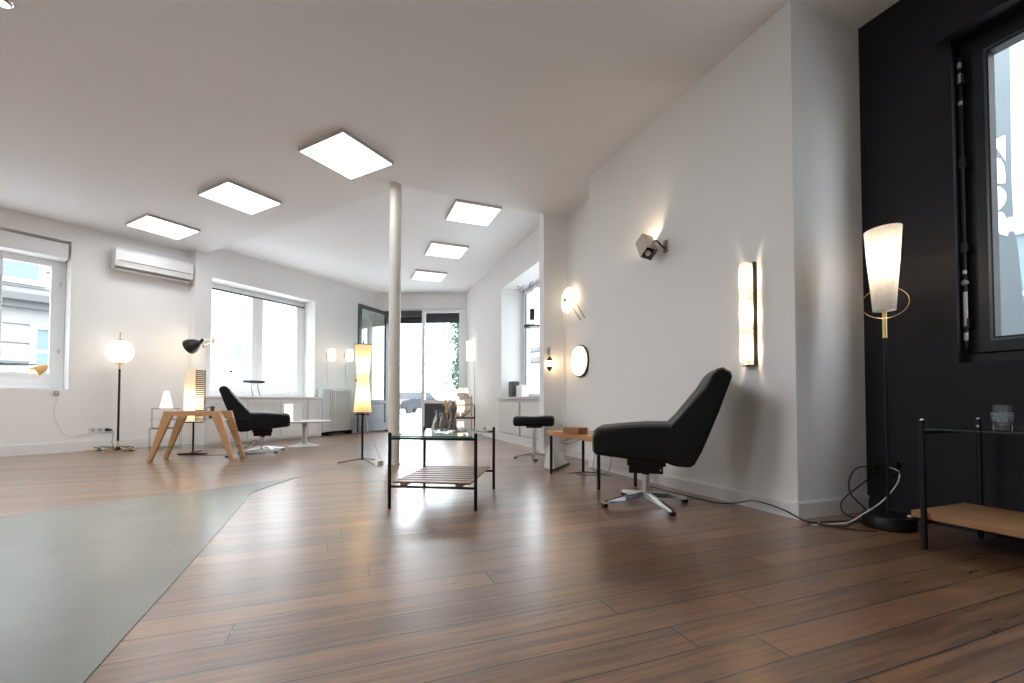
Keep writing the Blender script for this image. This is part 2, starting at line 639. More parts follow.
# ------------------------------------------------------------------ windows
def casement(F, label, name, s0, s1, z0, z1, y, panes, fw, m, mg=M_glass, depth=0.06):
    """outer frame and a pane per opening; panes = list of (s0,s1,z0,z1)"""
    t = sthing(name, label, F)
    bm = BM()
    box(bm, s0, s1, y, y + depth, z0, z0 + fw)
    box(bm, s0, s1, y, y + depth, z1 - fw, z1)
    box(bm, s0, s0 + fw, y, y + depth, z0 + fw, z1 - fw)
    box(bm, s1 - fw, s1, y, y + depth, z0 + fw, z1 - fw)
    obj('window_frame', bm, m, t, bevel=0.004)
    for i, (a, b, c, d) in enumerate(panes):
        bm = BM()
        lo = s0 + fw if i == 0 else (panes[i - 1][1] + a) / 2 + 0.0015
        hi = s1 - fw if i == len(panes) - 1 else (b + panes[i + 1][0]) / 2 - 0.0015
        y0_, y1_ = y - 0.02, y + depth - .01
        box(bm, lo, hi, y0_, y1_, z0 + fw, c)
        box(bm, lo, hi, y0_, y1_, d, z1 - fw)
        box(bm, lo, a, y0_, y1_, c, d)
        box(bm, b, hi, y0_, y1_, c, d)
        sash = obj('sash', bm, m, t, bevel=0.002)
        bm = BM()
        box(bm, a - .005, b + .005, y + 0.015, y + 0.021, c - .005, d + .005)
        obj('pane', bm, mg, sash)
    return t

M_wframe = mat('white_window_frame', (0.90, 0.91, 0.92), 0.35, var=0.01)
t = casement(F_left, 'tall white casement window on the left wall with a roller box above', 'window_1', -1.25, 0.595, 0.826, 2.70, 0.30,
             [(-1.10, -0.46, 1.03, 2.45), (-0.34, 0.0, 1.03, 2.45), (0.035, 0.455, 1.03, 2.45)], 0.07, M_wframe)
bm = BM(); box(bm, -1.24, 0.575, 0.04, 0.29, 2.535, 2.735); obj('roller_box', bm, M_wframe, t, bevel=0.006)
bm = BM(); cyl(bm, (0.54, 0.27, 1.3), (0.54, 0.27, 1.36), 0.008); cyl(bm, (0.54, 0.27, 2.2), (0.54, 0.27, 2.26), 0.008); obj('hinge', bm, M_chrome, t)
casement(F_left, 'added unseen white window on the left wall behind the viewer', 'window_added', -4.6, -2.8, 0.826, 2.70, 0.30, [(-4.45, -3.75, 0.95, 2.5), (-3.6, -2.95, 0.95, 2.5)], 0.07, M_wframe)  # out of view, added to let in more daylight
t = casement(F_alc, 'wide white two-pane window above the white cabinet', 'window_2', -0.14, 1.755, 0.757, 2.633, 0.33,
             [(-0.03, 0.70, 0.86, 2.53), (0.90, 1.585, 0.86, 2.53)], 0.07, M_wframe)
bm = BM(); box(bm, -0.13, 1.74, 0.30, 0.335, 2.525, 2.545); obj('shade_rail', bm, M_darkmetal, t, label='thin dark rail along the window top')
t = casement(F_right, 'deep window in the far right wall behind the stool', 'window_3', 2.36, 4.345, 0.737, 2.633, 0.42,
             [(2.53, 3.35, 0.80, 2.54), (3.48, 4.22, 0.80, 2.54)], 0.06, M_wframe)
bm = BM(); box(bm, 2.50, 2.525, 0.385, 0.415, 0.80, 2.54); obj('gasket', bm, mat('blue_grey_gasket', (0.16, 0.22, 0.28), 0.5), t, label='blue-grey vertical edge strip')
bm = BM(); box(bm, 2.28, 4.42, -0.05, 0.0, 0.70, 0.735); box(bm, 2.36, 4.34, 0.0, 0.42, 0.736, 0.742); obj('window_sill', bm, mat('grey_sill', (0.55, 0.55, 0.55), 0.5), t)
# black window on the black wall
t = casement(F_black, 'black-framed window at the right edge of the picture', 'window_5', 0.435, 1.945, 0.868, 2.598, 0.10,
             [(0.545, 1.15, 0.995, 2.475), (1.28, 1.85, 0.995, 2.475)], 0.05, M_blackframe)
bm = BM()
for z0, z1 in ((0.985, 2.485),):
    box(bm, 0.528, 0.538, 0.078, 0.092, z0, z1); box(bm, 0.528, 1.16, 0.078, 0.092, z0 - 0.01, z0)
    box(bm, 0.528, 1.16, 0.078, 0.092, z1, z1 + 0.01)
obj('glazing_bead', bm, mat('slate_bead', (0.06, 0.08, 0.10), 0.3), t)
bm = BM(); box(bm, 0.39, 2.05, -0.06, 0.0, 2.585, 2.985); obj('roller_box', bm, M_blackwall, t, bevel=0.004)
bm = BM()
cyl(bm, (0.447, 0.05, 0.94), (0.447, 0.05, 2.50), 0.008)
for z in (1.05, 1.45, 1.9, 2.35):
    box(bm, 0.432, 0.462, 0.04, 0.10, z, z + 0.05)
obj('bolt_rod', bm, M_blackframe, t)
bm = BM()
cyl(bm, (0.447, 0.047, 1.06), (0.447, 0.047, 1.24), 0.0095)
sphere(bm, (0.447, 0.045, 1.29), 0.016, 12)
for z, h in ((0.985, 0.04), (1.335, 0.02), (2.36, 0.05), (2.44, 0.03), (2.24, 0.02)):
    cyl(bm, (0.447, 0.046, z), (0.447, 0.046, z + h), 0.0095)
obj('bare_metal', bm, mat('worn_metal', (0.45, 0.42, 0.40), 0.4, 0.6, var=0.4, scale=60), t, label='worn bare metal patches on the bolt rod')

# shopfront in the far wall
t = sthing('door_1', 'glazed shopfront in the far wall with its white-framed side light', F_door)
bm = BM(); box(bm, 0.24, 0.34, -0.01, 0.10, 0.0, 2.73); obj('door_jamb', bm, M_darkblue, t, bevel=0.004, label='dark slate jamb')
bm = BM(); box(bm, 0.24, 1.10, -0.01, 0.10, 2.60, 2.73); obj('lintel', bm, M_darkblue, t, bevel=0.004)
M_shut = mat('slate_shutter', (0.03, 0.036, 0.042), 0.5)
bm = BM()
for i in range(6):
    box(bm, 0.36, 1.99, 0.16, 0.19, 2.47 + i * 0.042, 2.47 + i * 0.042 + 0.038)
box(bm, 0.36, 1.99, 0.172, 0.18, 2.47, 2.72); obj('roller_shutter', bm, M_shut, t, bevel=0.004)
bm = BM()
box(bm, 1.09, 1.165, -0.01, 0.09, 0.0, 2.73)
box(bm, 1.95, 2.065, -0.01, 0.09, 0.0, 2.73)
box(bm, 1.165, 1.95, -0.01, 0.09, 2.68, 2.73)
box(bm, 1.165, 1.95, -0.01, 0.09, 0.625, 0.705)
obj('side_light_frame', bm, M_wframe, t, bevel=0.004)
bm = BM(); box(bm, 1.165, 1.95, 0.03, 0.036, 0.705, 2.68); obj('pane', bm, M_glass, t)
bm = BM(); box(bm, 1.10, 1.82, 0.0, 0.05, 0.045, 0.625); obj('lower_panel', bm, M_darkblue, t, bevel=0.004, label='dark slate panel below the side light')
bm = BM(); box(bm, 1.821, 1.95, 0.0, 0.05, 0.0, 0.625); box(bm, 1.10, 1.82, 0.0, 0.05, 0.0, 0.045); obj('kick_panel', bm, M_wframe, t)
bm = BM(); cyl(bm, (1.115, -0.03, 1.0), (1.115, -0.03, 1.12), 0.012); cyl(bm, (1.115, -0.03, 1.32), (1.115, -0.03, 1.36), 0.012)
cyl(bm, (1.115, -0.03, 1.06), (1.115, 0.0, 1.06), 0.008); cyl(bm, (1.115, -0.03, 1.34), (1.115, 0.0, 1.34), 0.008)
obj('pull_handle', bm, M_chrome, t)
bm = BM(); box(bm, -0.05, 2.13, -0.03, 0.0, 2.76, 2.80); box(bm, -0.05, 2.13, -0.012, 0.0, 2.80, 3.10)
struct('trim_1', bm, M_trim, 'white moulding above the shopfront').matrix_world = F_door

# open door leaf
F_leaf = frame((-2.83, 9.90, 0), (-0.34, -0.93, 0))
t = sthing('door_2', 'dark slate glazed door leaf standing open at the far end', F_leaf)
LW = 0.99
bm = BM()
box(bm, 0, LW, 0, 0.045, 2.60, 2.68)
box(bm, 0, 0.10, 0, 0.045, 0.04, 2.60)
box(bm, LW - 0.085, LW, 0, 0.045, 0.04, 2.60)
box(bm, 0.10, LW - 0.085, 0, 0.045, 0.62, 0.70)
box(bm, 0.10, LW - 0.085, 0, 0.045, 0.04, 0.20)
obj('door_frame', bm, M_darkblue, t, bevel=0.004)
bm = BM(); box(bm, 0.10, LW - 0.085, 0.012, 0.030, 0.20, 0.62); box(bm, 0.16, LW - 0.145, 0.004, 0.040, 0.26, 0.56); obj('door_panel', bm, M_darkblue, t, bevel=0.006)
bm = BM(); box(bm, 0.10, LW - 0.085, 0.018, 0.024, 0.70, 2.60); obj('pane', bm, glass_pane('door_glass', (0.86, 0.92, 0.90), 0.10), t)
bm = BM(); box(bm, LW - 0.06, LW - 0.03, -0.006, 0.052, 1.0, 1.30); obj('lock_plate', bm, M_plastic, t)
bm = BM()
for z in (1.10, 1.36):
    cyl(bm, (LW - 0.045, -0.05, z), (LW - 0.045, 0.095, z), 0.014)
    sphere(bm, (LW - 0.045, 0.095, z), 0.026, 12); sphere(bm, (LW - 0.045, -0.05, z), 0.026, 12)
obj('door_handle', bm, M_darkmetal, t, smooth=True)

# built-in cupboard fronts below window 3
M_cab = mat('white_cabinet_paint', (0.74, 0.735, 0.72), 0.45, var=0.01)
t = thing('wall_cupboard', 'white two-door cupboard built in under the far right window', 'cupboard', M=F_right)
bm = BM(); box(bm, 2.26, 4.40, -0.012, 0.0, 0.115, 0.695); obj('cupboard_frame', bm, M_cab, t)
for a, b in ((2.31, 3.22), (3.30, 4.28)):
    bm = BM(); box(bm, a, b, -0.022, -0.012, 0.15, 0.655); obj('door', bm, M_cab, t, bevel=0.003)
bm = BM(); box(bm, 3.235, 3.285, -0.016, -0.011, 0.13, 0.66); box(bm, 2.30, 3.23, -.0135, -.0115, .14, .665); box(bm, 3.29, 4.29, -.0135, -.0115, .14, .665); obj('door_gap', bm, mat('shadow_gap_grey', (0.35, 0.34, 0.33), 0.6), t, label='grey strip painted as shade in the door gaps')  # flat grey stands in for the shade in the door grooves

# ------------------------------------------------------------------ outside
bm = BM(); box(bm, -80, 60, -60, 90, -0.12, -0.07)
tag(struct('trim_street', bm, M_street, 'pale street outside the windows'), None, None, None, 'structure').name = 'street_ground'

def facade(name, label, F, s0, s1, z1, y0, y1, m, cours=0.45, wins=(), ledges=(), mw=None, bands=()):
    t = thing(name, label, 'building', M=F)
    bm = BM(); box(bm, s0, s1, y0, y1, -0.1, z1); obj('wall', bm, m, t)
    if cours:
        bm = BM()
        z = 0.3
        while z < z1 - 0.2:
            box(bm, s0, s1, y0 - 0.03, y0, z, z + cours - 0.035)
            z += cours
        obj('stone_courses', bm, m, t)
    for a, b, z0, z_1 in wins:
        bm = BM()
        box(bm, a - .1, b + .1, y0 - 0.10, y0, z_1, z_1 + .12); box(bm, a - .1, b + .1, y0 - 0.10, y0, z0 - .1, z0)
        box(bm, a - .1, a, y0 - 0.06, y0, z0, z_1); box(bm, b, b + .1, y0 - 0.06, y0, z0, z_1)
        box(bm, a, b, y0 - 0.05, y0, (z0 + z_1) / 2 - .03, (z0 + z_1) / 2 + .03)
        w = obj('window', bm, M_wframe, t)
        bm = BM(); box(bm, a, b, y0 - 0.04, y0 - 0.032, z0, z_1); obj('pane', bm, mw or mat('dim_window', (0.14, 0.19, 0.20), 0.6, spec=0.2), w)
    for z0, z_1, dd in ledges:
        bm = BM(); box(bm, s0, s1, y0 - dd, y0, z0, z_1); box(bm, s0, s1, y0 - dd * .6, y0, z0 - .15, z0); obj('ledge', bm, M_facshade, t)
    for a, b, z0, z_1, mm in bands:
        bm = BM(); box(bm, a, b, y0 - .25, y0, z0, z_1); obj('shop_band', bm, mm, t)
    return t

M_fac1 = mat('limestone', (0.225, 0.225, 0.22), 0.8, var=0.05, scale=0.6)
facade('street_house', 'pale stone house front seen through the left window', F_left, -14, 2.6, 9.5, 6.6, 7.2, M_fac1, 0.42,
       wins=[(0.50, 1.15, 3.40, 4.8), (1.14, 1.95, 1.30, 2.32)], ledges=[(2.90, 3.05, 0.35)])
M_band = mat('pale_blue_awning', (0.24, 0.28, 0.32), 0.7)
facade('street_house', 'white house across the street seen through the wide window', F_alc, -14, 14, 9, 10.5, 11.1, M_facade, 0.0,
       bands=[(6.3, 8.8, 2.45, 3.0, M_band), (9.1, 10.4, 2.45, 3.0, M_band)])
facade('street_house', 'white house front close outside the black-framed window', F_black, -7, 9, 8.5, 5.5, 6.1, mat('grey_render', (0.34, 0.34, 0.34), 0.8), 0.0,
       wins=[(-1.2, -0.2, 1.3, 2.9)])
facade('street_house', 'pale house front outside the deep right window', F_right, -1, 13, 8.5, 7.5, 8.1, mat('beige_render', (0.50, 0.49, 0.47), 0.8), 0.0,
       wins=[(3.6, 4.7, 1.2, 3.0), (6.2, 7.3, 1.2, 3.0)])
# corner building far beyond the door, seen along its side
F_cor = frame((-6.9, 60, 0), (0.62, -0.80, 0))
t = facade('street_house', 'pale corner building with a grey cornice far beyond the side light', F_cor, 0.0, 34, 7.2, 0, 6, M_facade, 0.0,
           wins=[(s, s + 1.4, 3.2, 3.9) for s in (2, 6, 10, 14, 18)], ledges=[(5.0, 5.5, 0.6), (6.2, 6.6, 0.3)])
# car
def build_car():
    t = thing('parked_car', 'dark car parked across the street beyond the open door', 'car', (-6.75, 29.5, -0.07), R(8))
    m = mat('grey_car_paint', (0.022, 0.026, 0.03), 0.5, spec=0.25)
    body = [(-2.0, .28), (-2.05, .62), (-1.95, .80), (-1.2, .92), (-0.55, 1.38), (0.9, 1.42), (1.6, .98), (2.0, .90), (2.08, .55), (2.0, .28)]
    Q = Matrix.Rotation(R(58), 4, 'Z')
    bm = BM(); prism(bm, body, -0.85, 0.85, Q)
    obj('body', bm, m, t, bevel=0.08, seg=3)
    bm = BM(); prism(bm, [(-1.15, .93), (-0.6, 1.32), (-0.1, 1.34), (-0.1, .95)], -0.87, 0.87, Q)
    prism(bm, [(0.0, .95), (0.0, 1.34), (0.8, 1.36), (1.4, .98)], -0.87, 0.87, Q)
    obj('windows', bm, mat('car_glass', (0.05, 0.06, 0.07), 0.3, spec=0.3), t)
    for x in (-1.3, 1.3):
        for y in (-0.86, 0.70):
            bm = BM(); cyl(bm, Q @ Vector((x, y, .32)), Q @ Vector((x, y + .16, .32)), 0.32); obj('wheel', bm, M_cable, t)
    for y in (-0.6, 0.6):
        bm = BM(); sphere(bm, Q @ Vector((-2.02, y, .68)), 0.12, 12); obj('headlight', bm, M_plastic, t)
build_car()
# no-entry sign
t = thing('no_entry_sign', 'round red no-entry sign on a pole outside the side light', 'sign', (-3.85, 25.5, -0.07), 0)
bm = BM(); cyl(bm, (0, 0, 0), (0, 0, 2.0), 0.03); obj('pole', bm, mat('grey_pole', (0.5, 0.5, 0.5), 0.5), t)
bm = BM(); lathe(bm, [(0.19, -0.01), (0.19, 0.01)], (0, 0, 0), 32, Matrix.Translation((0, -0.05, 1.68)) @ Matrix.Rotation(R(90), 4, 'X')); obj('disc', bm, mat('sign_red', (0.75, 0.12, 0.10), 0.4), t)
bm = BM(); box(bm, -0.13, 0.13, -0.068, -0.06, 1.65, 1.71); obj('bar', bm, M_plastic, t, label='white bar')
# tree beside the shopfront
t = thing('street_tree', 'leafy green tree beside the shopfront outside', 'tree', (-2.0, 13.2, -0.07))
bm = BM(); tube(bm, [(0.5, 0.3, 0), (0.52, 0.3, 1.4), (0.42, 0.2, 2.6), (0.3, 0.2, 3.6)], 0.05, 8, radii=[.07, .06, .04, .02])
for i in range(14):
    z = 1.0 + i * 0.18
    tube(bm, [(0.5, 0.3, z), (0.5 + random.uniform(-.75, .1), 0.2 + random.uniform(-.3, .3), z + random.uniform(.1, .4))], 0.008, 5)
obj('trunk', bm, mat('bark', (0.08, 0.07, 0.05), 0.8), t)
bm = BM()
for i in range(3000):
    z = random.uniform(0.9, 3.9)
    w = 0.17 + 0.10 * sin(z * 5.1) + (0.35 if 2.2 < z < 3.1 and random.random() < .2 else 0)
    if z < 1.4 : w *= .6
    x = 0.45 - abs(random.gauss(0, w))
    p = Vector((x, 0.2 + random.gauss(0, .25), z))
    a = Vector((random.gauss(0, 1), random.gauss(0, 1), random.gauss(0, 1))).normalized()
    b = a.orthogonal().normalized()
    s = random.uniform(.03, .06)
    vs = [bm.verts.new(p + a * s), bm.verts.new(p + b * s * .5), bm.verts.new(p - a * s), bm.verts.new(p - b * s * .5)]
    bm.faces.new(vs)
obj('foliage', bm, mat('green_leaves', (0.05, 0.10, 0.06), 0.6, var=0.4, scale=20), t)

# banner outside the black window
F_ban = frame((4.05, 3.69, 0), (0.68, -0.73, 0))
t = thing('street_banner', 'tall blue-grey feather banner with white shapes outside the black window', 'banner', M=F_ban)
M_ban = mat('blue_grey_banner', (0.125, 0.145, 0.155), 0.7, var=0.12, scale=2, spec=0.1)
bm = BM()
be = [(0.19, 1.18), (0.178, 1.5), (0.158, 1.9), (0.138, 2.12), (0.132, 2.5), (0.142, 3.5), (0.14, 4.7)]
for (xa, za), (xb, zb) in zip(be, be[1:]):
    prism(bm, [(-0.45, za), (xa, za), (xb, zb), (-0.45, zb)], 0, 0.012)
bmesh.ops.remove_doubles(bm, verts=bm.verts[:], dist=1e-4)
obj('cloth', bm, M_ban, t)
bm = BM(); cyl(bm, (-0.47, 0.0, -0.07), (-0.47, 0.0, 4.75), 0.018); obj('pole', bm, M_chrome, t)
bm = BM()
def flat(poly):
    prism(bm, poly, -0.006, 0.0)
flat([(0.030, 2.873), (0.104, 2.89), (0.101, 2.676)])
flat([(-0.08, 2.70), (0.045, 2.725), (0.075, 2.70), (0.092, 2.64), (0.099, 2.56), (0.097, 2.488), (-0.08, 2.55)])
flat([(0.015 + 0.086 * cos(a), 2.375 + 0.115 * sin(a)) for a in [2 * pi * k / 28 for k in range(28)]])
flat([(-0.08, 2.24), (0.05, 2.262), (0.080, 2.245), (0.094, 2.20), (0.103, 2.12), (0.104, 2.04), (0.036, 2.088), (-0.08, 2.14)])
obj('letter_shapes', bm, M_plastic, t, label='white rounded shapes on the banner')

# ------------------------------------------------------------------ ceiling light panels
def light_panel(label, c, rz, H, mname='panel_diffuser', st=None):
    t = thing('ceiling_light_panel', label, 'ceiling light', (c[0], c[1], H - 0.034), rz, 'square ceiling light panels')
    bm = BM()
    for a in (0, 1):
        for sg in (-1, 1):
            if a == 0:
                box(bm, -0.3, 0.3, sg * 0.3 - (0.012 if sg > 0 else 0), sg * 0.3 + (0.012 if sg < 0 else 0), 0.0, 0.033)
            else:
                box(bm, sg * 0.3 - (0.012 if sg > 0 else 0), sg * 0.3 + (0.012 if sg < 0 else 0), -0.288, 0.288, 0.0, 0.033)
    box(bm, -0.288, 0.288, -0.288, 0.288, 0.012, 0.033)
    obj('frame', bm, mat('panel_frame_grey', (0.55, 0.54, 0.53), 0.5), t)
    bm = BM(); box(bm, -0.288, 0.288, -0.288, 0.288, 0.001, 0.010)
    obj('diffuser', bm, glow(mname, (0.92, 0.965, 1.0), st or PANEL), t)
    return t
aN, aF = 29.36, -20.99
def pc(o, a, far):
    ax = Vector((sin(R(a)), cos(R(a)))) * .3; bx = Vector((cos(R(a)), -sin(R(a)))) * .3
    return Vector(o) + ax + bx
P1 = light_panel('square lit ceiling panel nearest the column, largest of the six', pc((-1.967, 3.978), aN, 0), R(-aN), ZN)
def put_panel(label, o, a, H):
    c = pc(o, a, 0)
    if H == ZN and 'view' not in label:
        return dup(P1, label, loc=(c[0], c[1], H - 0.034), rz=R(-a))
    mn, st = ('far_panel_diffuser', PANEL_FAR) if H == ZF else ('added_panel_diffuser', PANEL_ADDED)
    return light_panel(label, c, R(-a), H, mn, st)
put_panel('square lit ceiling panel, middle of the three on the low ceiling', (-3.501, 4.830), aN, ZN)
put_panel('square lit ceiling panel just in front of the air conditioner', (-5.045, 5.670), aN, ZN)
put_panel('square lit ceiling panel right of the column, nearest on the higher ceiling', (-0.685, 5.276), aF, ZF)
put_panel('square lit ceiling panel, middle of the three on the higher ceiling', (-1.240, 6.677), aF, ZF)
put_panel('square lit ceiling panel farthest away, above the street door', (-1.796, 8.110), aF, ZF)
put_panel('added unseen ceiling panel behind the viewer, left', (-4.4, 1.9), aN, ZN)  # this and the next three are added out of view as fill light
put_panel('added unseen ceiling panel behind the viewer, beside the left one', (-3.15, 1.45), aN, ZN)
put_panel('added unseen ceiling panel behind the viewer, over the concrete', (-5.6, 0.3), aN, ZN)
put_panel('added unseen ceiling panel behind the viewer, nearest the back wall', (-3.4, -0.8), aN, ZN)
t = thing('ceiling_spot', 'small white round fitting at the top left corner of the ceiling', 'ceiling light', (-2.97, 2.50, ZN - 0.02))
bm = BM(); lathe(bm, [(0.0, 0.0), (0.035, 0.0), (0.045, 0.006), (0.05, 0.0195)], seg=28); obj('rim', bm, M_chrome, t, smooth=True)
bm = BM(); lathe(bm, [(0.0, -0.006), (0.025, -0.004), (0.033, 0.001)], seg=24); obj('lens', bm, glow('spot_lens', (1, 0.97, 0.92), 3.0), t, smooth=True)

# ------------------------------------------------------------------ air conditioner
t = thing('air_conditioner', 'white wall-mounted air conditioner under the ceiling on the left wall', 'air conditioner', M=F_left)
prof = [(-0.0, 2.50), (-0.12, 2.49), (-0.19, 2.53), (-0.215, 2.60), (-0.215, 2.74), (-0.19, 2.775), (0.0, 2.785)]
bm = BM(); prism(bm, prof, 0.985, 1.895, Matrix(((0, 1, 0, 0), (1, 0, 0, 0), (0, 0, 1, 0), (0, 0, 0, 1))))
obj('casing', bm, mat('ac_white', (0.80, 0.79, 0.77), 0.35, var=0.01), t, bevel=0.008)
bm = BM(); box(bm, 1.02, 1.86, -0.222, -0.214, 2.60, 2.605); box(bm, 1.00, 1.88, -0.195, -0.12, 2.497, 2.508)
obj('air_slot', bm, mat('slot_grey', (0.12, 0.10, 0.09), 0.6), t)
bm = BM(); prism(bm, [(-0.215, 2.525), (-0.11, 2.475), (-0.105, 2.483), (-0.212, 2.535)], 1.01, 1.87, Matrix(((0, 1, 0, 0), (1, 0, 0, 0), (0, 0, 1, 0), (0, 0, 0, 1))))
obj('flap', bm, M_plastic, t)

# ------------------------------------------------------------------ lounge chairs
def lounge_chair(label, loc, rz, k=1.0):
    t = thing('lounge_chair', label, 'chair', (loc[0], loc[1], 0), rz, 'black swivel lounge chairs')
    hw = 0.27
    seat = [(-0.295, .335), (-0.312, .355), (-0.316, .45), (-0.305, .480), (-0.275, .495), (-0.12, .512), (0.0, .522), (0.14, .524), (0.20, .50), (0.22, .30), (0.10, .298), (-0.1, .315)]
    bm = BM()
    # gently domed seat: loft of sections across the width
    secs = []
    for i in range(13):
        w = -1 + 2 * i / 12
        e = max(0.0, abs(w) - 0.84) / 0.16
        inset = 0.014 * e * e
        y = w * hw
        cz, cx = 0.41, -0.06
        sec = []
        for x, z in seat:
            zz = z + (0.012 * (1 - w * w) if z > .45 else 0)
            sx = x + (inset if x < cx else -inset * .2)
            sz = zz - inset if zz > cz else zz + inset * .6
            sec.append(bm.verts.new((sx, y, sz)))
        secs.append(sec)
    n = len(seat)
    for a, b in zip(secs, secs[1:]):
        for i in range(n):
            bm.faces.new((a[i], a[(i + 1) % n], b[(i + 1) % n], b[i]))
    bm.faces.new(secs[0][::-1]); bm.faces.new(secs[-1])
    obj('seat', bm, M_leather, t, smooth=True, bevel=0.012, seg=3)
    back = [(0.13, .518), (0.185, .575), (0.325, .755), (0.375, .826), (0.405, .856), (0.437, .862), (0.474, .840), (0.480, .812), (0.405, .60), (0.315, .375), (0.275, .300), (0.25, .284), (0.18, .286), (0.13, .30), (0.11, .40)]
    bm = BM(); secs = []
    for i in range(13):
        w = -1 + 2 * i / 12
        e = max(0.0, abs(w) - 0.84) / 0.16
        inset = 0.016 * e * e
        y = w * hw
        sec = []
        for x, z in back:
            taper = 1 - 0.10 * max(0, (z - .5) / .34)
            front = x < 0.36 and z > .5 and z < .82
            dip = 0.018 * (1 - w * w) if front else 0
            sec.append(bm.verts.new((x + dip + (inset * .5 if front else -inset * .5), y * taper, z - (inset if z > .75 else 0))))
        secs.append(sec)
    n = len(back)
    for a, b in zip(secs, secs[1:]):
        for i in range(n):
            bm.faces.new((a[i], a[(i + 1) % n], b[(i + 1) % n], b[i]))
    bm.faces.new(secs[0][::-1]); bm.faces.new(secs[-1])
    obj('backrest', bm, M_leather, t, smooth=True, bevel=0.010, seg=3)
    bm = BM(); box(bm, -0.11, 0.12, -0.12, 0.12, .262, .315); box(bm, -0.10, 0.105, -0.11, 0.11, .215, .262)
    obj('seat_bracket', bm, M_darkmetal, t, bevel=0.003)
    bm = BM(); cyl(bm, (0.09, -0.115, .24), (0.09, -0.122, .24), 0.006); obj('bolt', bm, M_chrome, t)
    bm = BM(); cyl(bm, (0, 0, .04), (0, 0, .195), 0.026, seg=28); obj('column', bm, M_chrome, t, smooth=True)
    bm = BM(); cyl(bm, (0, 0, .19), (0, 0, .222), 0.024, seg=20); obj('collar', bm, M_darkmetal, t, smooth=True)
    for i in range(4):
        a = pi / 2 * i
        Q = Matrix.Rotation(a + R(31), 4, 'Z')
        bm = BM()
        vs = []
        for x, w, z0, z1 in ((0.018, 0.020, 0.048, 0.082), (0.15, 0.019, 0.036, 0.066), (0.295, 0.017, 0.016, 0.036)):
            vs.append([bm.verts.new(Q @ Vector((x, sy * w, z))) for sy, z in ((-1, z0), (1, z0), (0.55, z1), (-0.55, z1))])
        for u, v in zip(vs, vs[1:]):
            for j in range(4):
                bm.faces.new((u[j], u[(j + 1) % 4], v[(j + 1) % 4], v[j]))
        bm.faces.new(vs[0][::-1]); bm.faces.new(vs[-1])
        leg = obj('leg', bm, M_chrome, t, bevel=0.002)
        bm = BM(); box(bm, 0.272, 0.302, -0.018, 0.018, 0.0, 0.022, Q); obj('foot_pad', bm, M_darkmetal, leg, bevel=0.004)
    t.scale = (k, k, k)
    return t
C1 = lounge_chair('black leather swivel lounge chair on a chrome four-star foot against the large white wall', (0.862, 2.845), R(-17.1))
dup(C1, 'black leather swivel lounge chair in front of the long white cabinet, facing right', loc=(-3.285, 5.80, 0), rz=R(209.7))

# footstool
t = thing('footstool', 'black leather footstool on a chrome swivel foot below the deep window', 'stool', (0.262, 5.16, 0), R(-6))
bm = BM(); box(bm, -0.235, 0.235, -0.2, 0.2, 0.383, 0.495); obj('seat', bm, M_leather, t, smooth=True, bevel=0.035, seg=5)
bm = BM(); box(bm, -0.09, 0.09, -0.09, 0.09, 0.36, 0.384); obj('seat_bracket', bm, M_darkmetal, t)
bm = BM(); cyl(bm, (0, 0, .035), (0, 0, .357), 0.026, seg=24); obj('column', bm, M_chrome, t, smooth=True)
for i, a in enumerate((187, 277, 7, 97)):
    Q = Matrix.Rotation(R(a), 4, 'Z')
    bm = BM(); prism(bm, [(0.015, .04), (0.015, .075), (0.235, .028), (0.235, .012)], -0.013, 0.013, Q)
    leg = obj('leg', bm, M_chrome, t, bevel=0.002)
    bm = BM(); box(bm, 0.205, 0.24, -0.016, 0.016, 0.0, 0.017, Q); obj('foot_pad', bm, M_darkmetal, leg)

# ------------------------------------------------------------------ coffee table
RZ = R(-6.8)
t = thing('coffee_table', 'black metal coffee table with a glass top and a slatted wooden shelf', 'table', (-0.4495, 3.046, 0), RZ)
hx, hy = 0.272, 0.342
for sx in (-1, 1):
    for sy in (-1, 1):
        bm = BM(); cyl(bm, (sx * hx, sy * hy, 0), (sx * hx, sy * hy, 0.462), 0.0105, seg=16)
        leg = obj('leg', bm, M_darkmetal, t, smooth=True)
        bm = BM(); sphere(bm, (sx * hx, sy * hy, 0.462), 0.0115, 14, 0.007); obj('leg_cap', bm, M_darkmetal, leg, smooth=True)
for sy in (-1, 1):
    for z in (0.432, 0.135):
        bm = BM(); cyl(bm, (-hx, sy * hy, z), (hx, sy * hy, z), 0.008, seg=12); obj('rail', bm, M_darkmetal, t, smooth=True)
for sx in (-1, 1):
    for sy in (-1, 1):
        bm = BM(); lathe(bm, [(0.009, 0), (0.009, .008), (0.005, .014)], (sx * (hx - 0.07), sy * (hy - 0.0), 0.452), 14)
        obj('glass_clamp', bm, M_chrome, t)
bm = BM(); box(bm, -hx + 0.016, hx - 0.016, -hy - 0.012, hy + 0.012, 0.4415, 0.4515); top = obj('glass_top', bm, M_tglass, t)
bm = BM(); box(bm, -hx + 0.018, hx - 0.018, -hy - 0.0135, -hy - 0.0122, 0.442, 0.451); obj('glass_edge', bm, M_gedge, top, label='green edge of the glass')
n = 9
for i in range(n):
    y = -hy + 0.022 + (2 * hy - 0.044) * i / (n - 1)
    bm = BM(); box(bm, -hx + 0.025, hx - 0.03, y - 0.029, y + 0.029, 0.157, 0.169); obj('slat', bm, M_slat, t, bevel=0.002)
for sx in (-0.18, 0.17):
    bm = BM(); box(bm, sx - 0.022, sx + 0.022, -hy - 0.004, hy + 0.004, 0.143, 0.157); obj('shelf_batten', bm, M_slat, t)

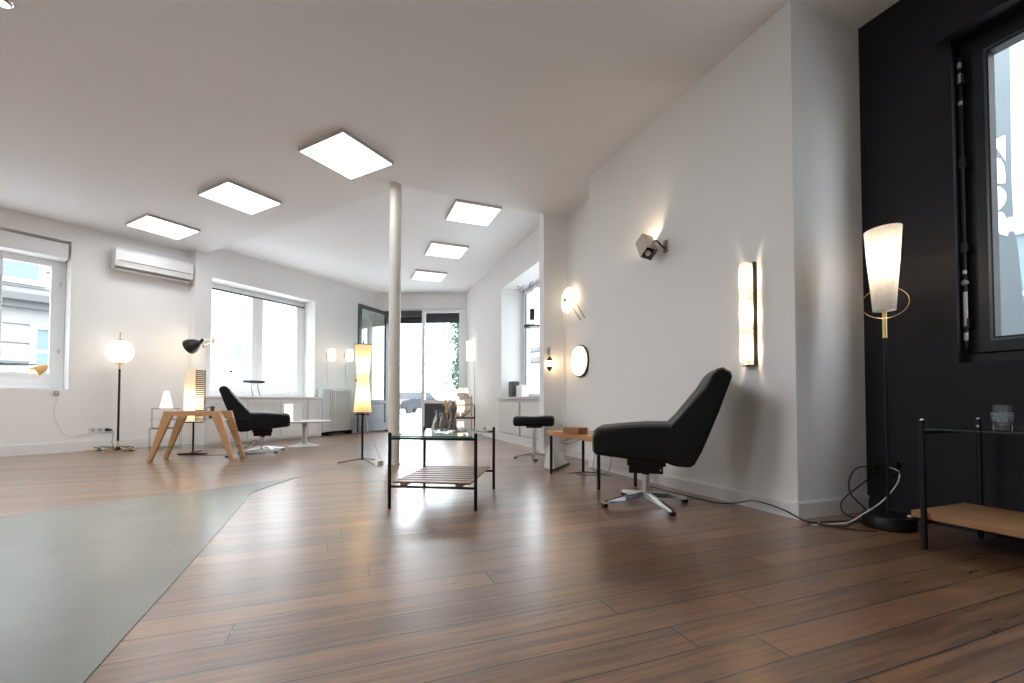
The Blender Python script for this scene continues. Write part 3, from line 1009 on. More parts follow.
# smoked glass bottles on the coffee table
M_smoke = bpy.data.materials.new('smoked_glass'); M_smoke.use_nodes = True
b = M_smoke.node_tree.nodes['Principled BSDF']
b.inputs['Base Color'].default_value = (0.52, 0.50, 0.47, 1); b.inputs['Roughness'].default_value = 0.06
b.inputs['Transmission Weight'].default_value = 0.75; b.inputs['IOR'].default_value = 1.3
def bottle(label, loc, prof):
    t = thing('glass_vase', label, 'vase', loc, 0, 'smoked glass vases on the coffee table')
    bm = BM()
    inner = [(max(r - 0.004, 0.002), z + (0.006 if i == 0 else 0)) for i, (r, z) in enumerate(prof)]
    lathe(bm, [(0, prof[0][1])] + prof + inner[::-1] + [(0, inner[0][1])], seg=28, cap=False)
    obj('body', bm, M_smoke, t, smooth=True)
    bm = BM(); r, z = prof[-1]; tube(bm, [(r * cos(2 * pi * k / 24), r * sin(2 * pi * k / 24), z) for k in range(24)], 0.0035, 8, closed=True)
    obj('rim', bm, M_smoke, t, smooth=True)
    return t
bottle('smoked conical glass flask with a flared lip, leftmost of the vases on the coffee table', (-0.545, 3.215, 0.4515), [(0.044, 0), (0.047, .006), (0.030, .075), (0.017, .112), (0.014, .125), (0.020, .140)])
bottle('round-bellied smoked glass vase, middle one on the coffee table', (-0.480, 3.12, 0.4515), [(0.024, 0), (0.032, .01), (0.037, .04), (0.032, .07), (0.022, .095), (0.016, .112), (0.022, .125)])
bottle('tall smoked glass vase with a bulging neck, rightmost on the coffee table', (-0.432, 3.20, 0.4515), [(0.028, 0), (0.033, .006), (0.026, .07), (0.017, .10), (0.024, .13), (0.034, .155), (0.032, .178), (0.018, .195), (0.016, .205)])

# ------------------------------------------------------------------ wooden bench table and the things on and under it
t = thing('bench_table', 'low orange-brown wooden bench on four black legs beside the lounge chair', 'table', (0.665, 3.752, 0), R(-67.5))
bm = BM(); box(bm, -0.425, 0.425, -0.19, 0.19, 0.352, 0.397); obj('top', bm, M_benchwood, t, bevel=0.006)
for sx in (-1, 1):
    for sy in (-1, 1):
        bm = BM(); cyl(bm, (sx * .385, sy * .17, 0), (sx * .385, sy * .17, .353), 0.0135, seg=16); obj('leg', bm, M_darkmetal, t, smooth=True)
tb = thing('wooden_box', 'small dark wooden box lying on the low wooden bench', 'box', (0.525, 3.66, 0.397), R(-58))
bm = BM(); box(bm, -0.10, 0.10, -0.05, 0.05, 0.0, 0.040); obj('body', bm, M_boxwood, tb, bevel=0.003)
bm = BM(); box(bm, -0.103, 0.103, -0.053, 0.053, 0.041, 0.052); obj('lid', bm, M_boxwood, tb, bevel=0.002)
t = thing('wedge_lamp', 'pale angular unlit floor lamp under the wooden bench', 'lamp', (0.43, 4.30, 0))
bm = BM()
v = [bm.verts.new(p) for p in ((-0.115, 0.02, 0.02), (-0.03, -0.10, 0.006), (0.17, 0.34, 0.02), (-0.055, 0.02, 0.27), (-0.02, 0.03, 0.265), (-0.10, 0.03, 0.20), (-0.035, 0.10, 0.02))]
for f in ((0, 1, 3, 5), (1, 4, 3), (1, 2, 4), (2, 6, 5, 3, 4), (0, 5, 6), (0, 6, 2, 1)):
    bm.faces.new([v[i] for i in f])
obj('shade', bm, mat('milky_plastic', (0.66, 0.65, 0.62), 0.4, var=0.03), t)
bm = BM(); tube(bm, [(-0.035, -0.105, 0.012), (0.17, 0.335, 0.012)], 0.011, 8); obj('base_bar', bm, M_darkmetal, t)

def cable(name, label, pts, r=0.003, m=None, n=8, cat='cable'):
    bm = BM(); tube(bm, smooth_curve(pts, n), r, 6)
    return tag(obj(name, bm, m or M_cable, smooth=True), label, cat)
cable('lamp_cable', 'thin black cable hanging in loops under the wooden bench', [(0.53, 3.80, 0.348), (0.43, 3.85, 0.31), (0.50, 3.90, 0.29), (0.66, 3.80, 0.345), (0.70, 3.70, 0.25), (0.69, 3.74, 0.10), (0.78, 3.80, 0.04), (0.86, 3.85, 0.02), (0.78, 3.95, 0.004), (0.62, 3.98, 0.004), (0.60, 4.1, 0.004), (0.8, 4.1, 0.004)], 0.0025)
cable('lamp_cable', 'second thin black cable hanging behind the bench near the white wall', [(0.80, 3.75, 0.345), (0.84, 3.78, 0.27), (0.87, 3.86, 0.18), (0.86, 3.9, 0.06), (0.82, 4.0, 0.004), (0.70, 4.15, 0.004), (0.52, 4.05, 0.004)], 0.0025)

# ------------------------------------------------------------------ wall lamps right
# box spot
t = thing('wall_spotlight', 'tilted metal box spotlight on the large white wall, light beaming up', 'wall lamp', M=F_main)
# box axes: long axis points down and towards the room, one end open below, one above
ux = Vector((1, 0, 0)); uz = Vector((0, 0, 1)); tw = -Vector((1.15, 3.65, 1.25)).normalized()
ax = (ux * 85 - uz * 230 + tw * 246).normalized()
e1 = (ux * -80 - uz * 140 - tw * 103); e1 = (e1 - ax * e1.dot(ax)).normalized()
e2 = ax.cross(e1)
ctr = F_main @ Vector((1.066, -0.135, 1.90))
MB = Matrix((e1, e2, ax)).transposed().to_4x4(); MB.translation = ctr
MB = F_main.inverted() @ MB
bm = BM()
w, h = 0.050, 0.092
for sx in (-1, 1):
    box(bm, min(sx * w, sx * (w - .003)), max(sx * w, sx * (w - .003)), -w, w, -h, h, MB)
    box(bm, -w + .003, w - .003, min(sx * w, sx * (w - .003)), max(sx * w, sx * (w - .003)), -h, h, MB)
obj('housing', bm, mat('brushed_nickel', (0.46, 0.42, 0.36), 0.42, 0.6, var=0.08, scale=30), t)
bm = BM(); box(bm, -w + .004, w - .004, -w + .004, w - .004, h - .05, h - .046, MB); obj('baffle', bm, M_darkmetal, t)
bm = BM(); sphere(bm, (0.012, 0.0, h - .022), 0.024, 14, M=MB); obj('bulb', bm, mat('frosted_bulb', (0.75, 0.72, 0.68), 0.3), t, smooth=True)
w0 = MB @ Vector((0, 0, 0))
bm = BM(); tube(bm, smooth_curve([(w0.x + .02, w0.y + .03, w0.z + .02), (w0.x + .06, w0.y + .04, w0.z + .035), (w0.x + .08, w0.y + .06, w0.z + .01), (w0.x + .075, w0.y + .11, w0.z - .02), (w0.x + .07, -0.006, w0.z - .01)]), 0.006, 8); obj('arm', bm, M_darkmetal, t, smooth=True)
bm = BM(); box(bm, w0.x + .05, w0.x + .09, -0.012, 0.0, w0.z - .05, w0.z + .045); obj('wall_bracket', bm, mat('bracket_grey', (0.25, 0.23, 0.21), 0.4, 0.5), t, bevel=0.003)
point('beam_light', tuple(MB @ Vector((0, 0, -h + .03))), 1.5, (1, 0.76, 0.5), t, 0.008)
# glass bar lamp
t = thing('bar_wall_lamp', 'long vertical glowing glass wall lamp on the large white wall', 'wall lamp', M=F_main)
bm = BM(); box(bm, 1.86, 1.93, -0.012, 0.0, 0.885, 1.535); box(bm, 1.944, 1.950, -0.045, -0.012, 0.889, 1.531); obj('back_plate', bm, mat('dark_bronze', (0.06, 0.045, 0.03), 0.4, 0.5), t, bevel=0.002)
for zc in (0.888, 1.532):
    bm = BM(); box(bm, 1.86, 1.93, -0.05, -0.012, zc - .003, zc + .003)
    obj('end_plate', bm, mat('dark_bronze', (0.06, 0.045, 0.03), 0.4, 0.5), t)
def bar_glass():
    m = bpy.data.materials.new('ribbed_cast_glass'); m.use_nodes = True
    nt = m.node_tree; nt.nodes.clear(); L = nt.links.new
    out = nd(nt, 'ShaderNodeOutputMaterial'); tc = nd(nt, 'ShaderNodeTexCoord')
    mp = nd(nt, 'ShaderNodeMapping'); mp.inputs['Scale'].default_value = (60, 60, 75); L(tc.outputs['Object'], mp.inputs[0])
    no = nd(nt, 'ShaderNodeTexNoise'); no.inputs['Scale'].default_value = 1.0; no.inputs['Detail'].default_value = 2; L(mp.outputs[0], no.inputs[0])
    rp = nd(nt, 'ShaderNodeValToRGB'); rp.color_ramp.elements[0].position = .38; rp.color_ramp.elements[0].color = (0.45, 0.33, 0.2, 1)
    rp.color_ramp.elements[1].position = .62; rp.color_ramp.elements[1].color = (1, .95, .88, 1); L(no.outputs[0], rp.inputs[0])
    tl = nd(nt, 'ShaderNodeBsdfTranslucent'); L(rp.outputs[0], tl.inputs[0])
    df = nd(nt, 'ShaderNodeBsdfDiffuse'); L(rp.outputs[0], df.inputs[0])
    ms = nd(nt, 'ShaderNodeMixShader'); ms.inputs[0].default_value = .88; L(df.outputs[0], ms.inputs[1]); L(tl.outputs[0], ms.inputs[2])
    L(ms.outputs[0], out.inputs[0])
    return m
bm = BM()
seg = 14
pr = [(1.895 - 0.050 * cos(pi * k / seg), -0.0135 - 0.066 * sin(pi * k / seg)) for k in range(seg + 1)]
for (x0, y0), (x1, y1) in zip(pr, pr[1:]):
    a = [bm.verts.new((x0, y0, .892)), bm.verts.new((x1, y1, .892)), bm.verts.new((x1, y1, 1.528)), bm.verts.new((x0, y0, 1.528))]
    bm.faces.new(a)
bmesh.ops.remove_doubles(bm, verts=bm.verts[:], dist=1e-5)
obj('glass_trough', bm, bar_glass(), t, smooth=True)
for z in (0.985, 1.21, 1.435):
    point('bulb_light', (1.895, -0.040, z), 1.35, WARM2, t, 0.018)

# round lamps on the recess wall
t = thing('round_wall_lamp', 'flat round glowing wall lamp with a dark rim, lower on the recessed wall', 'wall lamp', M=F_nib)
Q = Matrix.Translation((0.385, 0, 1.139)) @ Matrix.Rotation(R(90), 4, 'X')
bm = BM(); lathe(bm, [(0.0, 0.001), (0.165, 0.001), (0.186, 0.012), (0.188, 0.03), (0.176, 0.035), (0.0, 0.033)], seg=40, M=Q); obj('rim', bm, mat('dark_bronze', (0.06, 0.045, 0.03), 0.4, 0.5), t, smooth=True)
bm = BM(); lathe(bm, [(0.176, 0.034), (0.172, 0.048), (0.14, 0.064), (0.08, 0.074), (0, 0.077)], seg=40, M=Q, cap=False); obj('diffuser', bm, glow('warm_opal', (1.0, 0.84, 0.62), 1.0), t, smooth=True)
t = thing('disc_wall_lamp', 'glowing white disc wall lamp with two crossing brass rods, upper on the recessed wall', 'wall lamp', M=F_nib)
Q = Matrix.Translation((0.190, 0, 1.888)) @ Matrix.Rotation(R(90), 4, 'X')
bm = BM(); lathe(bm, [(0.0, 0.115), (0.10, 0.108), (0.150, 0.085), (0.160, 0.07), (0.150, 0.06), (0.10, 0.065), (0, 0.07)], seg=40, M=Q, cap=False); obj('disc', bm, glow('opal_disc', (1.0, 0.86, 0.66), 0.62), t, smooth=True)
bm = BM(); lathe(bm, [(0.0, 0.128), (0.018, 0.125), (0.024, 0.114), (0.024, 0.109)], seg=20, M=Q); cyl(bm, Q @ Vector((0, 0, 0.001)), Q @ Vector((0, 0, 0.07)), 0.012)
cyl(bm, Q @ Vector((0, 0, 0.001)), Q @ Vector((0, 0, 0.012)), 0.05)
obj('hub', bm, M_brass, t, smooth=True)
bm = BM()
for a, b_ in (((0.30, -0.055, 1.885), (0.545, -0.055, 1.615)), ((0.25, -0.07, 1.83), (0.475, -0.07, 1.60))):
    cyl(bm, a, b_, 0.005, seg=8)
cyl(bm, (0.20, -0.05, 1.89), (0.33, -0.055, 1.85), 0.004, seg=8); cyl(bm, (0.20, -0.05, 1.87), (0.29, -0.065, 1.785), 0.004, seg=8)
obj('rod', bm, mat('dark_brass', (0.22, 0.16, 0.08), 0.35, 0.8), t)
point('back_light', (0.24, -0.035, 1.90), 0.35, WARM, t, 0.02)
# small sconce on the pier
t = thing('small_sconce', 'small wall lamp with a glowing capsule between two dark cones on the narrow pier', 'wall lamp', M=F_pil)
bm = BM(); lathe(bm, [(0.0, -0.045), (0.03, -0.04), (0.034, 0), (0.03, 0.04), (0.0, 0.045)], (0.040, -0.085, 1.125), 20); obj('glass', bm, glow('small_glow', (1, 0.84, 0.62), 2.2), t, smooth=True)
for sg in (1, -1):
    bm = BM(); lathe(bm, [(0.036, sg * 0.036), (0.036, sg * 0.05), (0.008, sg * 0.09), (0.0, sg * 0.092)], (0.040, -0.085, 1.125), 20); obj('cone_cap', bm, mat('dark_bronze', (0.06, 0.045, 0.03), 0.4, 0.5), t, smooth=True)
bm = BM(); cyl(bm, (0.062, -0.02, 1.22), (0.062, -0.02, 1.34), 0.007); cyl(bm, (0.062, -0.02, 1.22), (0.040, -0.085, 1.215), 0.004); box(bm, 0.05, 0.075, -0.02, 0, 1.24, 1.32)
obj('stem', bm, mat('nickel', (0.4, 0.38, 0.36), 0.3, 0.9), t)
point('sconce_light', (0.12, -0.06, 1.125), 0.5, WARM, t, 0.015)

# outlet and pendant in the deep window, boxes on its sill
t = thing('window_speaker', 'small black loudspeaker standing on the deep window sill', 'speaker', M=F_right @ Matrix.Translation((2.57, 0.15, 0.742)))
bm = BM(); box(bm, -0.08, 0.08, -0.07, 0.07, 0, 0.265); obj('cabinet', bm, mat('speaker_black', (0.03, 0.03, 0.035), 0.4), t, bevel=0.006)
bm = BM(); cyl(bm, (0, -0.0705, 0.08), (0, -0.074, 0.08), 0.045); cyl(bm, (0, -0.0705, 0.19), (0, -0.074, 0.19), 0.02); obj('driver', bm, mat('speaker_cone', (0.10, 0.08, 0.06), 0.6), t)
t = thing('white_box', 'small white carton behind the black loudspeaker on the deep window sill', 'box', M=F_right @ Matrix.Translation((2.93, 0.16, 0.742)))
bm = BM(); box(bm, -0.12, 0.12, -0.06, 0.06, 0, 0.18); obj('carton', bm, M_plastic, t, bevel=0.003)
bm = BM(); box(bm, -0.12, 0.12, -0.061, 0.061, 0.181, 0.186); obj('lid', bm, M_plastic, t)
t = thing('pendant_lamp', 'small black pendant lamp hanging in the deep window', 'pendant', M=F_right @ Matrix.Translation((3.02, 0.30, 0)))
bm = BM(); cyl(bm, (0, 0, 1.99), (0, 0, 2.17), 0.042); obj('tube', bm, M_darkmetal, t, smooth=True)
bm = BM(); lathe(bm, [(0.0, 0.03), (0.04, 0.02), (0.14, 0.0), (0.14, -0.03), (0.0, -0.03)], (0, 0, 1.90), 28); obj('disc', bm, M_darkmetal, t, smooth=True)
bm = BM(); cyl(bm, (0, 0, 1.9), (0, 0, 2.0), 0.006); obj('stem', bm, M_darkmetal, t); bm = BM(); cyl(bm, (0, 0, 2.17), (0, 0, 2.634), 0.003); obj('cord', bm, M_darkmetal, t)
cb_ = cable('coiled_cable', 'coiled grey cable hooked at the top of the deep window', [(2.86, 0.22, 2.60), (2.70, 0.2, 2.56), (2.62, 0.2, 2.60), (2.66, 0.2, 2.625), (2.82, 0.2, 2.55), (2.98, 0.22, 2.48), (3.1, 0.24, 2.55), (3.02, 0.26, 2.60), (2.94, 0.28, 2.55), (2.99, 0.30, 2.45), (3.02, 0.30, 2.40)], 0.006, mat('grey_cable', (0.25, 0.27, 0.3), 0.5))
cb_.matrix_world = F_right

# wall lamp at the far end of the right wall
t = thing('paper_wall_lamp', 'crinkled glowing paper wall lamp at the far end of the right wall', 'wall lamp', M=F_right)
bm = BM()
rings = []
for i in range(8):
    z = 1.545 + i * 0.055
    rings.append([bm.verts.new((0.60 + (0.105 + random.uniform(-.045, .03)) * cos(pi * 2 * k / 14), -0.09 + (0.075 + random.uniform(-.01, .01)) * sin(pi * 2 * k / 14), z + random.uniform(-.03, .03))) for k in range(14)])
for A, B in zip(rings, rings[1:]):
    for k in range(14):
        bm.faces.new((A[k], A[(k + 1) % 14], B[(k + 1) % 14], B[k]))
bm.faces.new(rings[0]); bm.faces.new(rings[-1])
obj('paper_shade', bm, glow('paper_glow', (1, 0.88, 0.70), 0.72), t)
bm = BM(); cyl(bm, (0.60, -0.02, 1.72), (0.60, 0.0, 1.72), 0.03); obj('mount', bm, M_plastic, t)
bm = BM(); tube(bm, smooth_curve([(0.61, -0.02, 1.56), (0.64, -0.012, 1.3), (0.70, -0.010, 1.0), (0.66, -0.010, 0.7), (0.74, -0.010, 0.45), (0.71, -0.022, 0.14)]), 0.004, 6); obj('cord', bm, mat('grey_cable', (0.25, 0.27, 0.3), 0.5), t)

# ------------------------------------------------------------------ etagere with the cage lantern at the far end
t = thing('etagere', 'small wooden-post shelf stand with dark metal rails near the far right corner', 'shelf stand', (-1.03, 8.55, 0), R(4))
ex, ey = 0.275, 0.17
for sx in (-1, 1):
    for sy in (-1, 1):
        bm = BM(); hgt_ = 0.78 if sy < 0 else 0.62
        box(bm, sx * ex - .013 + (0.03 if sx < 0 else -.03), sx * ex + .013 + (0.03 if sx < 0 else -.03), sy * ey - .013, sy * ey + .013, 0.0, hgt_); obj('post', bm, M_bamboo, t, bevel=0.003)
for z in (0.10, 0.35, 0.60):
    bm = BM()
    m_ = M_darkmetal if z < .5 else M_bamboo
    for sy in (-1, 1):
        box(bm, -ex - .03, ex + .04, sy * ey - .02, sy * ey - .008 if sy < 0 else sy * ey + .02, z - .012, z + .012) if sy < 0 else box(bm, -ex - .03, ex + .04, ey + .008, ey + .02, z - .012, z + .012)
    for sx in (-1, 1):
        box(bm, sx * ex + (-.005 if sx < 0 else .015), sx * ex + (.007 if sx < 0 else .027), -ey, ey, z - .012, z + .012)
    obj('rail', bm, m_, t)
bm = BM(); box(bm, 0.29, 0.31, -0.18, -0.16, 0.02, 0.60); obj('side_bar', bm, M_darkmetal, t)
for z in (0.10, 0.35):
    bm = BM(); box(bm, -ex, ex - .01, -ey + .016, ey - .016, z + .004, z + .012) ; obj('shelf', bm, M_tglass, t)
t = thing('cage_lantern', 'round wire-ribbed lantern with a glowing core standing in the far shelf stand', 'lamp', (-1.005, 8.55, 0.3625), 0)
bm = BM()
cr, czz = 0.235, 0.245
for k in range(12):
    a = pi * k / 12
    tube(bm, [(cr * sin(u) * cos(a), .138 * sin(u) * sin(a), czz - cr * cos(u)) for u in [2 * pi * j / 32 for j in range(32)]], 0.0035, 5, closed=True)
for zz in (-.13, 0, .13):
    rr = (1 - (zz / cr) ** 2) ** .5
    tube(bm, [(cr * rr * cos(u), .138 * rr * sin(u), czz + zz) for u in [2 * pi * j / 28 for j in range(28)]], 0.0035, 5, closed=True)
lathe(bm, [(0.0, 0), (0.09, 0.0), (0.09, 0.012), (0.0, 0.015)], seg=20)
obj('wire_cage', bm, mat('copper_wire', (0.30, 0.17, 0.10), 0.35, 0.6), t)
bm = BM(); lathe(bm, [(0.0, 0.09), (0.07, 0.10), (0.085, 0.2), (0.075, 0.32), (0.0, 0.33)], seg=24); cyl(bm, (0, 0, .01), (0, 0, .1), 0.01); obj('glowing_core', bm, glow('core_glow', (1.0, 0.80, 0.62), 1.3), t, smooth=True)
bm = BM(); lathe(bm, [(0.105, 0.0), (0.085, 0.085)], (0.05, 0, 0.478), 28); obj('top_shade', bm, glow('top_glow', (1.0, 0.90, 0.72), 1.5), t, smooth=True)
t = thing('glass_jar', 'small clear glass jar on the lower shelf of the far stand', 'jar', (-1.17, 8.55, 0.1125), 0)
bm = BM(); lathe(bm, [(0.05, 0), (0.055, .02), (0.055, .13), (0.035, .16)], seg=20); obj('body', bm, M_tglass, t, smooth=True)
bm = BM(); lathe(bm, [(0.038, 0.16), (0.038, .18), (0.0, .182)], seg=20); obj('lid', bm, M_boxwood, t, smooth=True)
t = thing('table_lamp', 'small glowing white lamp on the lower shelf of the far stand', 'lamp', (-1.0, 8.55, 0.1125), 0)
bm = BM(); lathe(bm, [(0.0, 0), (0.05, 0.0), (0.045, .012), (0.008, .03), (0.008, .06)], seg=20); obj('base', bm, M_chrome, t, smooth=True)
bm = BM(); lathe(bm, [(0.07, 0.06), (0.06, .16), (0.0, .165)], seg=20); obj('shade', bm, glow('core_glow', (1.0, 0.80, 0.62), 1.3), t, smooth=True)

# ------------------------------------------------------------------ right floor lamp
t = thing('floor_lamp', 'floor lamp with a tapered textured white shade and a brass ring by the black wall', 'floor lamp', (1.990, 2.335, 0))
bm = BM(); lathe(bm, [(0.0, 0), (0.108, 0.0), (0.115, 0.008), (0.115, 0.056), (0.108, 0.066), (0.03, 0.070), (0.0, 0.070)], seg=48); obj('base', bm, M_darkmetal, t, smooth=True)
bm = BM(); lathe(bm, [(0.010, 0), (0.010, 0.008), (0.0, 0.010)], (0.055, -0.065, 0.0705), 16); obj('foot_switch', bm, M_plastic, t, smooth=True)
bm = BM(); cyl(bm, (0, 0, 0.06), (0, 0, 1.010), 0.0075, seg=14); obj('pole', bm, M_darkmetal, t, smooth=True)
bm = BM(); cyl(bm, (0, 0, 1.003), (0, 0, 1.20), 0.010, seg=14); obj('stem', bm, M_brass, t, smooth=True)
vr = Vector((1.99, 2.335, 0)).normalized(); rt = Vector((vr.y, -vr.x, 0))
bm = BM()
pts = []
for k in range(48):
    a = 2 * pi * k / 48
    pts.append(Vector((0.003, 0, 1.192)) + rt * 0.098 * cos(a) + (Vector((0, 0, 1)) * 0.97 + vr * 0.55).normalized() * 0.105 * sin(a))
tube(bm, pts, 0.0016, 8, closed=True); obj('ring', bm, M_brass, t, smooth=True)
M_txt = shade('textured_shade', (0.97, 0.94, 0.90), 0.16, 0.72, 110)
bm = BM(); seg = 44; n = 14; rings = []
for i in range(n + 1):
    f_ = i / n
    rings.append([])
    for k in range(seg):
        a = 2 * pi * k / seg
        d = Vector((cos(a), sin(a), 0))
        r = 0.049 + (0.081 - 0.049) * f_
        z = 1.148 + 0.437 * f_ + 0.006 * f_ * d.dot(rt)
        rings[-1].append(bm.verts.new((d.x * r, d.y * r, z)))
for A, B in zip(rings, rings[1:]):
    for k in range(seg):
        bm.faces.new((A[k], A[(k + 1) % seg], B[(k + 1) % seg], B[k]))
obj('lamp_shade', bm, M_txt, t, smooth=True)
bm = BM()
cyl(bm, (0, 0, 1.20), (0, 0, 1.375), 0.012)
obj('bulb_socket', bm, M_plastic, t, smooth=True)
point('bulb_light', (0, 0, 1.415), 1.35, WARM2, t, 0.024)

# ------------------------------------------------------------------ right table with glass
t = thing('side_table', 'black metal table with a glass top and a wooden lower shelf by the black wall', 'table', (1.856, 1.991, 0), R(-69.2))
# local x runs along the black wall towards the viewer, local y away from the camera... posts at (0,0),(0,0.46)
TL = 1.12
for x in (0, TL):
    for y in (0, 0.46):
        bm = BM(); cyl(bm, (x, y, 0), (x, y, 0.578), 0.0115, seg=16)
        leg = obj('leg', bm, M_darkmetal, t, smooth=True)
        bm = BM(); sphere(bm, (x, y, 0.578), 0.0085, 12); obj('leg_cap', bm, M_chrome, leg, smooth=True)
for x in (0, TL):
    for z in (0.525, 0.118):
        bm = BM(); cyl(bm, (x, 0, z), (x, 0.46, z), 0.010, seg=12); obj('rail', bm, mat('blue_black_metal', (0.02, 0.025, 0.032), 0.25), t, smooth=True)
bm = BM(); box(bm, 0.014, TL - 0.014, -0.015, 0.475, 0.5365, 0.5435); obj('glass_top', bm, M_tglass, t)
bm = BM(); box(bm, -0.055, TL + 0.02, 0.014, 0.445, 0.132, 0.160); obj('shelf', bm, wood('shelf_oak', (0.30, 0.135, 0.055), (0.42, 0.22, 0.10), 0.4, 0), t, bevel=0.002)
for x, y in ((0.2, .46), (TL - .2, .46), (0.03, .38)):
    bm = BM(); lathe(bm, [(0.008, 0), (0.008, 0.008), (0.0, 0.010)], (x, y, 0.5435), 12)
    obj('glass_clamp', bm, M_chrome, t)
tg = thing('glass_tumbler', 'cut glass tumbler standing on the glass-topped table by the black wall', 'glass', (2.03, 1.82, 0.5437))
bm = BM()
prof = [(0.0, 0.0), (0.027, 0.0), (0.029, 0.004), (0.030, 0.105), (0.0275, 0.105), (0.026, 0.022), (0.0, 0.018)]
lathe(bm, prof, seg=14, cap=False)
cg = bpy.data.materials.new('cut_glass'); cg.use_nodes = True
b = cg.node_tree.nodes['Principled BSDF']; b.inputs['Base Color'].default_value = (0.92, 0.96, 1, 1); b.inputs['Roughness'].default_value = 0.03
b.inputs['Transmission Weight'].default_value = 1.0; b.inputs['IOR'].default_value = 1.45
obj('body', bm, cg, tg)
bm = BM()
for k in range(18):
    a = 2 * pi * k / 18
    for z in (0.040, 0.050, 0.060, 0.070):
        sphere(bm, (0.0295 * cos(a + z * 9), 0.0295 * sin(a + z * 9), z), 0.0042, 8)
obj('cut_pattern', bm, cg, tg)

# black wall socket and cables
t = thing('wall_socket', 'black socket box low on the black wall behind the floor lamp', 'socket', M=F_black)
bm = BM(); box(bm, 0.02, 0.17, -0.03, 0.0, 0.235, 0.315); obj('housing', bm, M_darkmetal, t, bevel=0.006)
bm = BM(); cyl(bm, (0.06, -0.03, 0.275), (0.06, -0.055, 0.275), 0.018); cyl(bm, (0.13, -0.03, 0.285), (0.13, -0.055, 0.285), 0.014); obj('plug', bm, M_darkmetal, t)
def FB(s, y, z):
    return tuple(F_black @ Vector((s, y, z)))
cable('power_cable', 'white cable curving from the black wall socket down to the floor', [FB(.13, -.055, .29), (2.09, 2.39, .29), (2.11, 2.40, .27), (2.10, 2.40, .225), (2.04, 2.38, .17), (1.96, 2.36, .115), (1.87, 2.36, .06), (1.80, 2.36, .02), (1.70, 2.37, .005), (1.60, 2.36, .005)], 0.0035, M_wcable)
cable('power_cable', 'black cable looping from the socket over the pale return wall to the floor', [FB(.06, -.055, .275), (2.10, 2.56, .285), (2.00, 2.55, .28), (1.93, 2.52, .22), (1.92, 2.50, .14), (1.99, 2.48, .05), (1.93, 2.44, .006), (1.80, 2.43, .006), (1.68, 2.41, .006)], 0.004)
cable('power_cable', 'second black cable loop crossing the first beside the floor lamp', [FB(.06, -.05, .262), (2.10, 2.57, .23), (1.99, 2.54, .17), (1.87, 2.50, .10), (1.86, 2.48, .04), (1.93, 2.46, .006), (1.86, 2.42, .006), (1.80, 2.36, .006), (1.74, 2.33, .006), (1.62, 2.38, .006)], 0.004)
cable('floor_cable', 'black cable lying along the foot of the large white wall', [(1.66, 2.40, .006), (1.60, 2.43, .012), (1.54, 2.52, .05), (1.46, 2.66, .065), (1.40, 2.76, .03), (1.34, 2.86, .006), (1.25, 3.02, .006), (1.16, 3.22, .006), (1.04, 3.50, .006)], 0.004)
cable('floor_cable', 'short black cable curled on the floor in front of the white corner', [(1.60, 2.395, .006), (1.68, 2.33, .006), (1.76, 2.27, .006), (1.85, 2.24, .006)], 0.0035)

# ================================================================== LEFT SIDE
# globe floor lamp
t = thing('floor_lamp', 'globe floor lamp with a glowing white ball shade by the left wall', 'floor lamp', (-5.310, 5.93, 0))
bm = BM(); sphere(bm, (0, 0, 1.335), 0.150, 36, 0.158); obj('globe', bm, glow('globe_glow', (1.0, 0.86, 0.66), 1.05), t, smooth=True)
bm = BM(); lathe(bm, [(0.0, 1.155), (0.012, 1.155), (0.012, 1.165), (0.055, 1.172), (0.055, 1.186), (0.0, 1.19)], seg=28)
cyl(bm, (0, 0, 1.08), (0, 0, 1.16), 0.010); obj('globe_holder', bm, M_brass, t, smooth=True); bm = BM(); lathe(bm, [(0.0, 1.485), (0.045, 1.487), (0.04, 1.50), (0.008, 1.505), (0.006, 1.56), (0.012, 1.57), (0.004, 1.60), (0, 1.60)], seg=24)
obj('finial', bm, M_brass, t, smooth=True)
bm = BM(); cyl(bm, (0, 0, 0.13), (0, 0, 1.10), 0.0125, seg=16); obj('pole', bm, M_darkmetal, t, smooth=True)
bm = BM(); cyl(bm, (0, 0, 0.03), (0, 0, 0.135), 0.008); obj('stem', bm, M_brass, t)
for a in (20, 140, 260):
    bm = BM(); tube(bm, [(0.0, 0, 0.045), (0.05 * cos(R(a)), 0.05 * sin(R(a)), 0.040), (0.19 * cos(R(a)), 0.19 * sin(R(a)), 0.008)], 0.007, 8); obj('leg', bm, M_brass, t, smooth=True)
bm = BM(); cyl(bm, (0, 0, 0.008), (0, 0, 0.05), 0.03, seg=20); obj('hub', bm, M_darkmetal, t)
pts = []
for k in range(40):
    a = k * .55
    pts.append((-5.325 + (0.20 + .05 * sin(k * 1.7)) * cos(a) * (1.1), 5.93 - 0.02 + (0.16) * sin(a) * .6 - .04, 0.008 + 0.05 * max(0, sin(k * .9))))
cable('lamp_cable', 'tangled black cable heaped around the foot of the globe lamp', pts, 0.004, n=4)
pts = [(-5.35 + 0.26 * cos(k * .8) - .03 * k / 10, 5.86 + .10 * sin(k * .8), 0.007) for k in range(22)]
cable('lamp_cable', 'brass-coloured cable coiled on the floor under the globe lamp', pts, 0.004, mat('gold_cable', (0.55, 0.36, 0.13), 0.5), n=4)

